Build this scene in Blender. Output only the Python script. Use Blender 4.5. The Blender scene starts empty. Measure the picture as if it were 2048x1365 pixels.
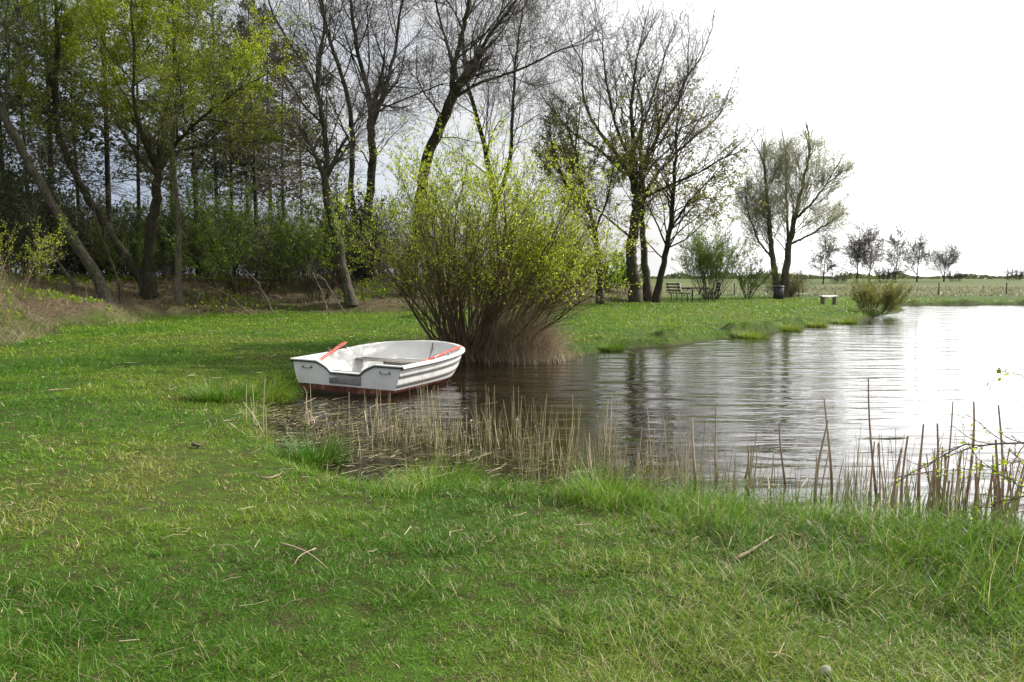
import bpy, math, time
import numpy as np
from math import radians, sin, cos, tan, pi
T0 = time.time()
S = bpy.context.scene
COL = S.collection

# ---------------------------------------------------------------- camera
EYE = 1.70
FPX = 1593.0                      # focal length in pixels of the 2048 wide photograph
PITCH = math.atan((682.5 - 557.0) / FPX)
cam_d = bpy.data.cameras.new("camera"); cam = bpy.data.objects.new("camera", cam_d); COL.objects.link(cam)
cam_d.sensor_width = 36.0; cam_d.lens = 36.0 * FPX / 2048.0
cam_d.clip_start = 0.05; cam_d.clip_end = 8000
cam.location = (0, 0, EYE); cam.rotation_euler = (pi / 2 - PITCH, 0, 0)
S.camera = cam

# ---------------------------------------------------------------- light
SUN_EL, SUN_AZ = 36.0, 63.0       # azimuth measured from the view direction (+Y) towards the right (+X)
sl = bpy.data.lights.new("sun", 'SUN'); sl.energy = 5.0; sl.angle = radians(0.8); sl.color = (1.0, 0.95, 0.86)
so = bpy.data.objects.new("sun", sl); COL.objects.link(so)
so.rotation_euler = (radians(90 - SUN_EL), 0, radians(180 - SUN_AZ)); so.location = (20, 10, 30)
W = bpy.data.worlds.new("World"); S.world = W; W.use_nodes = True
nt = W.node_tree; nt.nodes.clear()
def N(nt, typ, **kw):
    n = nt.nodes.new(typ)
    for k, v in kw.items():
        if k == 'inp':
            for a, b in v.items(): n.inputs[a].default_value = b
        else: setattr(n, k, v)
    return n
def Lk(nt, a, b): nt.links.new(a, b)
sky = N(nt, 'ShaderNodeTexSky', sky_type='NISHITA', sun_disc=False, sun_elevation=radians(SUN_EL), sun_rotation=radians(SUN_AZ), air_density=1.2, dust_density=2.5)
bg1 = N(nt, 'ShaderNodeBackground', inp={'Strength': 0.06}); Lk(nt, sky.outputs[0], bg1.inputs[0])
tc = N(nt, 'ShaderNodeTexCoord')
sep = N(nt, 'ShaderNodeSeparateXYZ'); Lk(nt, tc.outputs['Generated'], sep.inputs[0])
mp = N(nt, 'ShaderNodeMapping', inp={'Scale': (1.0, 1.0, 2.6), 'Location': (0.3, 0.1, 0.0)}); Lk(nt, tc.outputs['Generated'], mp.inputs[0])
nz = N(nt, 'ShaderNodeTexNoise', inp={'Scale': 3.2, 'Detail': 6.0, 'Roughness': 0.55, 'Distortion': 0.3}); Lk(nt, mp.outputs[0], nz.inputs['Vector'])
# cloud brightness: brightest towards the sun on the right, slate blue low on the left
m1 = N(nt, 'ShaderNodeMath', operation='MULTIPLY_ADD', inp={1: 1.15, 2: 0.66}); Lk(nt, sep.outputs['X'], m1.inputs[0])
m2 = N(nt, 'ShaderNodeMath', operation='MULTIPLY_ADD', inp={1: 1.35}); Lk(nt, sep.outputs['Z'], m2.inputs[0]); Lk(nt, m1.outputs[0], m2.inputs[2])
m3 = N(nt, 'ShaderNodeMath', operation='MULTIPLY_ADD', inp={1: 1.2}); Lk(nt, nz.outputs['Fac'], m3.inputs[0]); Lk(nt, m2.outputs[0], m3.inputs[2])
mr = N(nt, 'ShaderNodeMapRange', inp={'From Min': 0.78, 'From Max': 1.60}); mr.interpolation_type = 'SMOOTHSTEP'; Lk(nt, m3.outputs[0], mr.inputs['Value'])
cr = N(nt, 'ShaderNodeValToRGB'); Lk(nt, mr.outputs[0], cr.inputs[0])
e = cr.color_ramp.elements; e[0].position = 0.0; e[0].color = (0.50, 0.58, 0.72, 1); e[1].position = 1.0; e[1].color = (1.0, 1.0, 1.0, 1)
x = e.new(0.42); x.color = (0.76, 0.82, 0.91, 1); x = e.new(0.75); x.color = (0.86, 0.90, 0.97, 1)
bg2 = N(nt, 'ShaderNodeBackground'); Lk(nt, cr.outputs[0], bg2.inputs[0])
nz2 = N(nt, 'ShaderNodeTexNoise', inp={'Scale': 2.6, 'Detail': 5.0, 'Roughness': 0.55}); Lk(nt, mp.outputs[0], nz2.inputs['Vector'])
cm = N(nt, 'ShaderNodeMapRange', inp={'From Min': 0.50, 'From Max': 0.66, 'To Min': 1.0, 'To Max': 0.80}); cm.interpolation_type = 'SMOOTHSTEP'; Lk(nt, nz2.outputs['Fac'], cm.inputs['Value'])
sd_ = N(nt, 'ShaderNodeVectorMath', operation='DOT_PRODUCT', inp={1: (sin(radians(50)) * 0.89, cos(radians(50)) * 0.89, 0.45)}); Lk(nt, tc.outputs['Generated'], sd_.inputs[0])
gl = N(nt, 'ShaderNodeMapRange', inp={'From Min': 0.66, 'From Max': 0.95, 'To Min': 0.68, 'To Max': 2.8}); gl.interpolation_type = 'SMOOTHSTEP'; Lk(nt, sd_.outputs['Value'], gl.inputs['Value']); gm = N(nt, 'ShaderNodeMath', operation='MULTIPLY'); Lk(nt, gl.outputs[0], gm.inputs[0]); Lk(nt, cm.outputs[0], gm.inputs[1]); Lk(nt, gm.outputs[0], bg2.inputs['Strength'])
mx = N(nt, 'ShaderNodeMixShader', inp={0: 0.86}); Lk(nt, bg1.outputs[0], mx.inputs[1]); Lk(nt, bg2.outputs[0], mx.inputs[2])
wo = N(nt, 'ShaderNodeOutputWorld'); Lk(nt, mx.outputs[0], wo.inputs[0])
S.view_settings.view_transform = 'Standard'; S.view_settings.look = 'None'; S.view_settings.exposure = 0.58; S.view_settings.gamma = 1.0
S.render.engine = 'CYCLES'
S.cycles.max_bounces = 8; S.cycles.transparent_max_bounces = 8; S.cycles.diffuse_bounces = 3; S.cycles.glossy_bounces = 3
S.cycles.transmission_bounces = 4; S.cycles.caustics_reflective = False; S.cycles.caustics_refractive = False
S.cycles.use_adaptive_sampling = True; S.cycles.adaptive_threshold = 0.02; S.cycles.use_denoising = True

# ---------------------------------------------------------------- helpers: projection used while laying the place out
F = np.array([0, cos(PITCH), -sin(PITCH)]); U = np.array([0, sin(PITCH), cos(PITCH)]); RX = np.array([1.0, 0, 0])
def ray(px, py): return F + RX * ((px - 1024.0) / FPX) + U * ((682.5 - py) / FPX)
def at(px, py, Y):                # the place seen at a photograph pixel, Y metres away
    d = ray(px, py); t = Y / d[1]; return np.array([d[0] * t, Y, EYE + d[2] * t])
def on(px, py, z=0.0):            # the place on the level z seen at a pixel
    d = ray(px, py); t = (z - EYE) / d[2]; return np.array([d[0] * t, d[1] * t, z])
def smooth(t): t = np.clip(t, 0, 1); return t * t * (3 - 2 * t)

def vnoise(x, y, seed=0):         # 2D value noise 0..1
    xi = np.floor(x).astype(np.int64); yi = np.floor(y).astype(np.int64); xf = x - xi; yf = y - yi
    def h(a, b):
        n = (a * 374761393 + b * 668265263 + seed * 974634777) & 0xffffffff
        n = ((n ^ (n >> 13)) * 1274126177) & 0xffffffff; n = n ^ (n >> 16)
        return (n & 0xffff) / 65535.0
    u = xf * xf * (3 - 2 * xf); v = yf * yf * (3 - 2 * yf)
    return (h(xi, yi) * (1 - u) + h(xi + 1, yi) * u) * (1 - v) + (h(xi, yi + 1) * (1 - u) + h(xi + 1, yi + 1) * u) * v
def fbm(x, y, seed=0, o=3):
    s = 0; a = 0.5; t = 0
    for i in range(o): s = s + a * vnoise(x * 2 ** i + 17.3 * i, y * 2 ** i - 9.1 * i, seed + i); t += a; a *= 0.5
    return s / t

def sdist(x, y, poly):            # signed distance, positive inside
    x = np.asarray(x, float); y = np.asarray(y, float); d = np.full(x.shape, 1e9); ins = np.zeros(x.shape, bool); n = len(poly)
    for i in range(n):
        ax, ay = poly[i]; bx, by = poly[(i + 1) % n]; ex, ey = bx - ax, by - ay
        t = np.clip(((x - ax) * ex + (y - ay) * ey) / (ex * ex + ey * ey + 1e-12), 0, 1)
        d = np.minimum(d, np.hypot(x - ax - t * ex, y - ay - t * ey))
        c = ((ay > y) != (by > y)) & (x < (bx - ax) * (y - ay) / ((by - ay) if by != ay else 1e-12) + ax)
        ins ^= c
    return np.where(ins, d, -d)

# ---------------------------------------------------------------- the lie of the land
POND = [tuple(on(px, py, 0.16 * min(1, max(0, (py - 780) / 130)))[:2]) for px, py in [(2048, 1098), (1900, 1078), (1700, 1045), (1560, 1012), (1400, 992), (1200, 980), (1080, 968), (960, 962), (850, 962), (740, 948), (650, 925),
        (590, 895), (545, 862), (528, 830), (540, 800), (566, 778), (600, 764), (700, 748), (800, 728), (880, 712), (960, 716), (1100, 722), (1160, 712), (1230, 698), (1350, 692),
        (1440, 678), (1500, 671), (1560, 664), (1640, 651), (1720, 639), (1770, 630), (1800, 625), (1806, 618), (1792, 612)]]
POND += [(30, 50.6), (60, 51), (130, 53), (130, 6), (40, 3.2), (12, 3.2), (5.2, 4.0)]
WOOD = [tuple(on(px, py, 0.33)[:2]) for px, py in [(0, 692), (60, 676), (130, 655), (240, 649), (330, 634), (600, 627), (850, 624), (1000, 618), (1080, 612), (1300, 603), (1338, 594)]]
WOOD = [(-40, 9), (-14, 14)] + WOOD + [(13, 62), (14, 90), (-80, 95), (-80, 9)]
HEAP = at(-95, 640, 18.3); HEAP2 = at(170, 640, 23.0)
def ground(x, y, detail=True):
    x = np.asarray(x, float); y = np.asarray(y, float)
    s = -sdist(x, y, POND); w = sdist(x, y, WOOD)
    r = np.hypot(x, y)
    edge = s + 0.22 * (fbm(x * 2.2, y * 2.2, 5) - 0.5)
    z = np.where(edge < 0, np.maximum(-0.6, edge * 0.35), 0.17 * smooth(edge / 0.35) + 0.10 * smooth((edge - 0.2) / 2.2) + 0.05 * smooth((edge - 2) / 6))
    fade = 1 - smooth((x + 2) / 14) * 0.45
    z = z + 1.35 * fade * (0.25 * smooth(w / 0.9) + 0.75 * smooth((w - 0.3) / 6.0))
    z = z + smooth((w + 0.1) / 1.1) * (1.15 * np.exp(-(((x - HEAP[0]) / 2.3) ** 2 + ((y - HEAP[1] - 0.6) / 1.7) ** 2)) + 0.28 * np.exp(-(((x - HEAP2[0]) / 2.6) ** 2 + ((y - HEAP2[1] - 1.4) / 1.1) ** 2)))
    z = z + np.where(s > 0, smooth((y - 56) / 50) * 0.32 + smooth((y - 110) / 90) * 0.55 + smooth((y - 220) / 400) * 0.5, 0)
    z = z + 0.13 * np.exp(-((x - 2.5) / 1.5) ** 2 - ((y - 4.25) / 0.6) ** 2) * smooth(s / 0.3)
    if detail:
        k = smooth((s - 0.1) / 0.8)
        z = z + k * (0.05 * (fbm(x * 0.9, y * 0.9, 11) - 0.5) + 0.035 * (fbm(x * 3.5, y * 3.5, 23) - 0.5))
        z = z + smooth(w / 1.5) * 0.22 * (fbm(x * 1.3, y * 1.3, 31) - 0.5)
    # bumps of turf along the far bank
        b = smooth(s / 0.15) * smooth((1.3 - s) / 0.9) * smooth((y - 17) / 4)
        z = z + b * 0.20 * smooth((fbm(x * 1.5, y * 1.0, 41) - 0.47) / 0.3)
    return z
def gz(x, y): return float(ground(np.array([x]), np.array([y]))[0])
def onground(px, py):
    z = 0.3
    for _ in range(12): p = on(px, py, z); z = 0.5 * z + 0.5 * gz(p[0], p[1])
    return np.array([p[0], p[1], gz(p[0], p[1])])

# ---------------------------------------------------------------- mesh collecting
class MB:
    def __init__(s): s.v = []; s.f = []; s.k = []; s.n = 0; s.mi = []
    def add(s, v, f, k=None, mi=0):
        v = np.asarray(v, np.float32).reshape(-1, 3); f = np.asarray(f, np.int32)
        s.v.append(v); s.f.append(f + s.n); s.n += len(v)
        s.k.append(np.zeros(len(v), np.float32) if k is None else np.broadcast_to(np.asarray(k, np.float32), (len(v),)))
        s.mi.append(np.full(len(f), mi, np.int32)); return s
    def mesh(s, name, mats, smooth_=False):
        me = bpy.data.meshes.new(name)
        if s.n:
            V = np.concatenate(s.v); me.vertices.add(len(V)); me.vertices.foreach_set('co', V.ravel())
            L = np.concatenate([f.ravel() for f in s.f]); cnt = np.concatenate([np.full(len(f), f.shape[1], np.int32) for f in s.f])
            me.loops.add(len(L)); me.loops.foreach_set('vertex_index', L)
            me.polygons.add(len(cnt)); st = np.zeros(len(cnt), np.int32); st[1:] = np.cumsum(cnt)[:-1]
            me.polygons.foreach_set('loop_start', st)
            me.polygons.foreach_set('material_index', np.concatenate(s.mi))
            if smooth_: me.polygons.foreach_set('use_smooth', np.ones(len(cnt), bool))
            a = me.attributes.new('tone', 'FLOAT', 'POINT'); a.data.foreach_set('value', np.concatenate(s.k))
            me.update(calc_edges=True)
        for m in (mats if isinstance(mats, (list, tuple)) else [mats]): me.materials.append(m)
        return me
    def build(s, name, mats, parent=None, smooth_=False, loc=None):
        o = bpy.data.objects.new(name, s.mesh(name, mats, smooth_)); COL.objects.link(o)
        if parent: o.parent = parent
        if loc is not None: o.location = loc
        return o

def tag(o, label=None, cat=None, group=None, kind=None):
    if label: o['label'] = label
    if cat: o['category'] = cat
    if group: o['group'] = group
    if kind: o['kind'] = kind
    return o
def empty(name, loc, label, cat, group=None, rz=0):
    o = bpy.data.objects.new(name, None); COL.objects.link(o); o.location = loc; o.rotation_euler = (0, 0, rz); o.empty_display_size = 0.2
    return tag(o, label, cat, group)
def copy_thing(root, loc, rz=0, sc=1.0, label=None, group=None):
    r = root.copy(); COL.objects.link(r); r.location = loc; r.rotation_euler = (0, 0, rz); r.scale = (sc, sc, sc)
    if label: r['label'] = label
    if group: r['group'] = group
    for ch in list(root.children):
        c = ch.copy(); COL.objects.link(c); c.parent = r
        for g in list(ch.children):
            d = g.copy(); COL.objects.link(d); d.parent = c
    return r

def norm(v): return v / np.maximum(np.linalg.norm(v, axis=-1, keepdims=True), 1e-9)
def tubes(mb, P, R, m=5, k=None, mi=0, cap=False):    # P (N,K,3), R (N,K)
    P = np.asarray(P, float); R = np.asarray(R, float)
    if P.ndim == 2: P = P[None]
    R = R.reshape(len(P), -1)
    n, K, _ = P.shape
    if n == 0: return
    Tn = np.empty_like(P); Tn[:, 1:-1] = P[:, 2:] - P[:, :-2]; Tn[:, 0] = P[:, 1] - P[:, 0]; Tn[:, -1] = P[:, -1] - P[:, -2]; Tn = norm(Tn)
    mean = norm(P[:, -1] - P[:, 0]); ref = np.where((np.abs(mean[:, 2:3]) < 0.75), np.array([[0, 0, 1.0]]), np.array([[1.0, 0, 0]]))
    Uv = norm(np.cross(Tn, ref[:, None, :])); Vv = np.cross(Tn, Uv)
    a = np.arange(m) * 2 * pi / m
    ring = P[:, :, None, :] + R[:, :, None, None] * (np.cos(a)[None, None, :, None] * Uv[:, :, None, :] + np.sin(a)[None, None, :, None] * Vv[:, :, None, :])
    v = ring.reshape(-1, 3)
    i = np.arange(n)[:, None, None] * K * m; j = np.arange(K - 1)[None, :, None] * m; c = np.arange(m)[None, None, :]; c2 = (c + 1) % m
    f = np.stack([i + j + c, i + j + c2, i + j + m + c2, i + j + m + c], -1).reshape(-1, 4)
    kk = None if k is None else np.repeat(np.asarray(k, float), K * m)
    mb.add(v, f, kk, mi)
    if cap and m > 2:
        for q in range(n):
            for e_, rv in ((0, False), (K - 1, True)):
                idx = q * K * m + e_ * m + np.arange(m)
                if not rv: idx = idx[::-1]
                mb.f.append((idx[None] + mb.n - len(v)).astype(np.int32)); mb.mi.append(np.array([mi], np.int32))
def box(mb, c, s, k=None, mi=0, rz=0, M=None, bev=0.0):
    c = np.array(c, float); h = np.array(s, float) / 2
    if bev > 0 and min(h) > bev:
        b = bev; vs = []
        for sx in (-1, 1):
            for sy in (-1, 1):
                for sz in (-1, 1):
                    s3 = np.array([sx, sy, sz]); vs += [s3 * (h - [0, b, b]), s3 * (h - [b, 0, b]), s3 * (h - [b, b, 0])]
        vs = np.array(vs); g = lambda sx, sy, sz, ax: ((sx > 0) * 4 + (sy > 0) * 2 + (sz > 0)) * 3 + ax
        q = []
        for ax in range(3):
            o1, o2 = [t for t in range(3) if t != ax]
            for sg in (-1, 1):
                l = []
                for a, bb in ((-1, -1), (1, -1), (1, 1), (-1, 1)):
                    sgn = [0, 0, 0]; sgn[ax] = sg; sgn[o1] = a; sgn[o2] = bb; l.append(g(*sgn, ax))
                q.append(l if (sg > 0) == (ax != 1) else l[::-1])
        for ax in range(3):           # edge strips along axis ax
            o1, o2 = [t for t in range(3) if t != ax]
            for a in (-1, 1):
                for bb in (-1, 1):
                    l = []
                    for sg, w in ((-1, o1), (1, o1), (1, o2), (-1, o2)):
                        sgn = [0, 0, 0]; sgn[ax] = sg; sgn[o1] = a; sgn[o2] = bb; l.append(g(*sgn, w))
                    q.append(l)
        tri = []
        for sx in (-1, 1):
            for sy in (-1, 1):
                for sz in (-1, 1): tri.append([g(sx, sy, sz, 0), g(sx, sy, sz, 1), g(sx, sy, sz, 2)])
        R = np.array([[cos(rz), -sin(rz), 0], [sin(rz), cos(rz), 0], [0, 0, 1]]) if M is None else M
        v = vs @ R.T + c; mb.add(v, q, k, mi); mb.f.append((np.array(tri) + mb.n - len(v)).astype(np.int32)); mb.mi.append(np.full(8, mi, np.int32)); return
    vs = np.array([[x, y, z] for x in (-1, 1) for y in (-1, 1) for z in (-1, 1)], float) * h
    R = np.array([[cos(rz), -sin(rz), 0], [sin(rz), cos(rz), 0], [0, 0, 1]]) if M is None else M
    mb.add(vs @ R.T + c, [[0, 1, 3, 2], [4, 6, 7, 5], [0, 4, 5, 1], [2, 3, 7, 6], [0, 2, 6, 4], [1, 5, 7, 3]], k, mi)

# ---------------------------------------------------------------- materials
def mat(name):
    m = bpy.data.materials.new(name); m.use_nodes = True; m.node_tree.nodes.clear(); return m, m.node_tree
def ramp(nt, src, stops):
    r = N(nt, 'ShaderNodeValToRGB'); Lk(nt, src, r.inputs[0]); e = r.color_ramp.elements
    while len(e) > 2: e.remove(e[-1])
    e[0].position, e[0].color = stops[0][0], (*stops[0][1], 1); e[1].position, e[1].color = stops[-1][0], (*stops[-1][1], 1)
    for p, c in stops[1:-1]: x = e.new(p); x.color = (*c, 1)
    return r.outputs[0]
def noise(nt, scale, detail=3, rough=0.55, vec=None, coord='Object', sc=(1, 1, 1)):
    n = N(nt, 'ShaderNodeTexNoise', inp={'Scale': scale, 'Detail': detail, 'Roughness': rough})
    if vec is None:
        t = N(nt, 'ShaderNodeTexCoord'); mm = N(nt, 'ShaderNodeMapping', inp={'Scale': sc}); Lk(nt, t.outputs[coord], mm.inputs[0]); vec = mm.outputs[0]
    Lk(nt, vec, n.inputs['Vector']); return n.outputs['Fac']
def mixc(nt, f, a, b, mode='MIX'):
    m = N(nt, 'ShaderNodeMix', data_type='RGBA', blend_type=mode)
    if isinstance(f, (int, float)): m.inputs[0].default_value = f
    else: Lk(nt, f, m.inputs[0])
    for s_, idx in ((a, 6), (b, 7)):
        if isinstance(s_, tuple): m.inputs[idx].default_value = (*s_, 1)
        else: Lk(nt, s_, m.inputs[idx])
    return m.outputs[2]
def maprange(nt, src, a, b, c=0.0, d=1.0):
    m = N(nt, 'ShaderNodeMapRange', inp={'From Min': a, 'From Max': b, 'To Min': c, 'To Max': d}); Lk(nt, src, m.inputs['Value']); return m.outputs[0]
def bsdf(nt, color, rough=0.6, spec=0.5, bump=None, bstr=0.3, bdist=0.01, metal=0.0):
    b = N(nt, 'ShaderNodeBsdfPrincipled', inp={'Metallic': metal})
    for nm, v in (('Base Color', color), ('Roughness', rough), ('Specular IOR Level', spec)):
        if isinstance(v, tuple): b.inputs[nm].default_value = (*v, 1)
        elif isinstance(v, (int, float)): b.inputs[nm].default_value = v
        else: Lk(nt, v, b.inputs[nm])
    if bump is not None:
        bn = N(nt, 'ShaderNodeBump', inp={'Strength': bstr, 'Distance': bdist}); Lk(nt, bump, bn.inputs['Height']); Lk(nt, bn.outputs[0], b.inputs['Normal'])
    return b
def out(nt, sh): o = N(nt, 'ShaderNodeOutputMaterial'); Lk(nt, sh.outputs[0] if hasattr(sh, 'outputs') else sh, o.inputs[0])

def leafmat(name, stops, trans=0.45, rough=0.5, spec=0.3, patch=None):
    m, nt = mat(name)
    g = N(nt, 'ShaderNodeNewGeometry')
    c = ramp(nt, g.outputs['Random Per Island'], stops)
    if patch:
        n = noise(nt, patch[0], 3); c = mixc(nt, maprange(nt, n, 0.4, 0.62), c, patch[1])
    b = bsdf(nt, c, rough, spec); t = N(nt, 'ShaderNodeBsdfTranslucent')
    hs = N(nt, 'ShaderNodeHueSaturation', inp={'Saturation': 1.12, 'Value': 1.7}); Lk(nt, c, hs.inputs['Color']); Lk(nt, hs.outputs[0], t.inputs[0])
    mx = N(nt, 'ShaderNodeMixShader', inp={0: trans}); Lk(nt, b.outputs[0], mx.inputs[1]); Lk(nt, t.outputs[0], mx.inputs[2]); out(nt, mx); return m
def barkmat(name, a, b, green=None, scale=9):
    m, nt = mat(name)
    n = noise(nt, scale, 6, 0.7, sc=(1, 1, 0.25)); c = ramp(nt, n, [(0.3, a), (0.7, b)])
    if green:
        n2 = noise(nt, 1.6, 4, 0.6); c = mixc(nt, maprange(nt, n2, 0.42, 0.62), c, green)
    n3 = noise(nt, 22, 6, 0.75, sc=(1, 1, 0.22))
    c = mixc(nt, maprange(nt, n3, 0.35, 0.52), tuple(v * 0.5 for v in a), c); out(nt, bsdf(nt, c, 0.9, 0.15, n3, 1.0, 0.06)); return m
def simple(name, a, b=None, rough=0.5, scale=6, spec=0.5, bump=0.0, metal=0.0, sc=(1, 1, 1)):
    m, nt = mat(name); b = b or tuple(v * 0.75 for v in a)
    n = noise(nt, scale, 5, 0.6, sc=sc); out(nt, bsdf(nt, ramp(nt, n, [(0.35, a), (0.68, b)]), rough, spec, n if bump else None, bump, 0.01, metal)); return m

M = {}
M['bark_grey'] = barkmat('bark_grey', (0.04, 0.033, 0.026), (0.17, 0.145, 0.115), (0.08, 0.083, 0.045))
M['bark_dark'] = barkmat('bark_dark', (0.026, 0.021, 0.016), (0.095, 0.08, 0.06), (0.045, 0.05, 0.022))
M['bark_moss'] = barkmat('bark_moss', (0.025, 0.022, 0.012), (0.075, 0.065, 0.036), (0.05, 0.052, 0.018))
M['bark_pale'] = barkmat('bark_pale', (0.085, 0.075, 0.055), (0.22, 0.195, 0.15), (0.12, 0.125, 0.06))
M['bark_willow'] = barkmat('bark_willow', (0.06, 0.053, 0.038), (0.17, 0.155, 0.11))
M['twig_dark'] = simple('twig_dark', (0.065, 0.053, 0.045), (0.13, 0.11, 0.095), 0.85, 3)
M['twig_grey'] = simple('twig_grey', (0.18, 0.165, 0.12), (0.30, 0.275, 0.205), 0.85, 3)
M['twig_olive'] = simple('twig_olive', (0.07, 0.062, 0.022), (0.15, 0.13, 0.045), 0.8, 3)
M['twig_brown'] = simple('twig_brown', (0.075, 0.052, 0.03), (0.18, 0.12, 0.07), 0.8, 3)
M['leaf_willow'] = leafmat('leaf_willow', [(0, (0.14, 0.19, 0.018)), (0.5, (0.23, 0.29, 0.032)), (1, (0.36, 0.41, 0.07))], 0.5)
M['leaf_bush'] = leafmat('leaf_bush', [(0, (0.14, 0.175, 0.022)), (0.5, (0.22, 0.27, 0.036)), (1, (0.36, 0.40, 0.08))], 0.5)
M['leaf_spring'] = leafmat('leaf_spring', [(0, (0.085, 0.14, 0.018)), (0.5, (0.14, 0.21, 0.022)), (1, (0.22, 0.29, 0.045))], 0.5)
M['leaf_olive'] = leafmat('leaf_olive', [(0, (0.10, 0.10, 0.025)), (0.5, (0.15, 0.16, 0.04)), (1, (0.20, 0.21, 0.07))], 0.45)
M['leaf_pale'] = leafmat('leaf_pale', [(0, (0.16, 0.18, 0.08)), (0.5, (0.22, 0.24, 0.11)), (1, (0.30, 0.32, 0.17))], 0.5)
M['leaf_midgreen'] = leafmat('leaf_midgreen', [(0, (0.06, 0.095, 0.018)), (0.5, (0.10, 0.15, 0.028)), (1, (0.15, 0.20, 0.045))], 0.45)  # mid green leaves, tone varying at random from leaf to leaf
M['leaf_holly'] = leafmat('leaf_holly', [(0, (0.010, 0.022, 0.008)), (0.6, (0.02, 0.036, 0.012)), (1, (0.04, 0.06, 0.02))], 0.15, 0.3, 0.5)
M['needles'] = leafmat('needles', [(0, (0.03, 0.04, 0.016)), (0.6, (0.055, 0.068, 0.026)), (1, (0.085, 0.095, 0.036))], 0.35)
M['needles_brown'] = leafmat('needles_brown', [(0, (0.04, 0.028, 0.018)), (1, (0.09, 0.065, 0.04))], 0.25)

# grass: colour chosen by the blade's own tone 0..1, from lush green to straw
def grassmat(name, stops, trans=0.42, spec=0.22, rough=0.42):
    m, nt = mat(name)
    a = N(nt, 'ShaderNodeAttribute', attribute_name='tone'); c = ramp(nt, a.outputs['Fac'], stops)
    g = N(nt, 'ShaderNodeNewGeometry'); v = maprange(nt, g.outputs['Random Per Island'], 0, 1, 0.6, 1.4)
    hs = N(nt, 'ShaderNodeHueSaturation', inp={'Saturation': 1.0}); Lk(nt, v, hs.inputs['Value']); Lk(nt, c, hs.inputs['Color']); c = hs.outputs[0]
    b = bsdf(nt, c, rough, spec); t = N(nt, 'ShaderNodeBsdfTranslucent'); Lk(nt, c, t.inputs[0])
    mx = N(nt, 'ShaderNodeMixShader', inp={0: trans}); Lk(nt, b.outputs[0], mx.inputs[1]); Lk(nt, t.outputs[0], mx.inputs[2]); out(nt, mx); return m
GR = [(0.0, (0.058, 0.155, 0.010)), (0.25, (0.115, 0.235, 0.014)), (0.5, (0.185, 0.275, 0.024)), (0.68, (0.215, 0.25, 0.035)), (0.80, (0.30, 0.26, 0.10)), (1.0, (0.50, 0.43, 0.26))]
M['grass'] = grassmat('grass', GR)
M['dry'] = grassmat('dry', [(0.0, (0.10, 0.08, 0.05)), (0.35, (0.22, 0.172, 0.112)), (0.7, (0.38, 0.31, 0.205)), (1.0, (0.56, 0.47, 0.33))], 0.25, 0.3, 0.5)
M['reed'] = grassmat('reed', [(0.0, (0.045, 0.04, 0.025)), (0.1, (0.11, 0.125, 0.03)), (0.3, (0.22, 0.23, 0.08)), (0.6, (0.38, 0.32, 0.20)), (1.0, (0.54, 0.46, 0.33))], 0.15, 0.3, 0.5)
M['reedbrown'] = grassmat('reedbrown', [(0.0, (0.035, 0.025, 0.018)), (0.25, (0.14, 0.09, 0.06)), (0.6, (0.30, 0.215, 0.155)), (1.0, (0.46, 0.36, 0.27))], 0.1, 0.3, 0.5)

# ground sheet
m, nt = mat('ground'); M['ground'] = m
zone = N(nt, 'ShaderNodeAttribute', attribute_name='zone')
sepz = N(nt, 'ShaderNodeSeparateColor'); Lk(nt, zone.outputs['Color'], sepz.inputs[0])
n1 = noise(nt, 0.55, 5, 0.6); n2 = noise(nt, 9, 6, 0.65); n3 = noise(nt, 60, 4, 0.7); n4 = noise(nt, 0.09, 4, 0.6, sc=(1, 2.5, 1))
lawn = ramp(nt, n1, [(0.3, (0.03, 0.075, 0.008)), (0.5, (0.05, 0.105, 0.010)), (0.7, (0.075, 0.11, 0.018))])
soil = ramp(nt, n2, [(0.3, (0.02, 0.016, 0.008)), (0.7, (0.06, 0.05, 0.022))])
lawn = mixc(nt, maprange(nt, n2, 0.42, 0.66), lawn, soil)
dryc = ramp(nt, n2, [(0.3, (0.05, 0.04, 0.022)), (0.55, (0.12, 0.097, 0.055)), (0.75, (0.20, 0.165, 0.10))]); dryc = mixc(nt, maprange(nt, n1, 0.48, 0.66), dryc, (0.055, 0.075, 0.018))
mud = ramp(nt, n2, [(0.3, (0.018, 0.014, 0.009)), (0.7, (0.07, 0.055, 0.035))])
fld = ramp(nt, n4, [(0.35, (0.11, 0.11, 0.045)), (0.5, (0.07, 0.105, 0.025)), (0.65, (0.15, 0.125, 0.07))])
c = mixc(nt, sepz.outputs[0], lawn, dryc); c = mixc(nt, sepz.outputs[1], c, mud); c = mixc(nt, sepz.outputs[2], c, fld)
out(nt, bsdf(nt, c, 0.95, 0.1, n3, 0.8, 0.03))

# water
m, nt = mat('water'); M['water'] = m
wv = N(nt, 'ShaderNodeTexCoord')
mpw = N(nt, 'ShaderNodeMapping', inp={'Rotation': (0, 0, radians(14)), 'Scale': (0.55, 2.6, 1)}); Lk(nt, wv.outputs['Object'], mpw.inputs[0])
w1 = N(nt, 'ShaderNodeTexNoise', inp={'Scale': 0.85, 'Detail': 2.0, 'Roughness': 0.45, 'Distortion': 0.5}); Lk(nt, mpw.outputs[0], w1.inputs['Vector'])
mpw2 = N(nt, 'ShaderNodeMapping', inp={'Rotation': (0, 0, radians(12)), 'Scale': (1.2, 3.4, 1)}); Lk(nt, wv.outputs['Object'], mpw2.inputs[0])
w2 = N(nt, 'ShaderNodeTexNoise', inp={'Scale': 3.4, 'Detail': 3.0, 'Roughness': 0.5}); Lk(nt, mpw2.outputs[0], w2.inputs['Vector'])
calm = N(nt, 'ShaderNodeTexNoise', inp={'Scale': 0.22, 'Detail': 2.0}); Lk(nt, wv.outputs['Object'], calm.inputs['Vector'])
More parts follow.
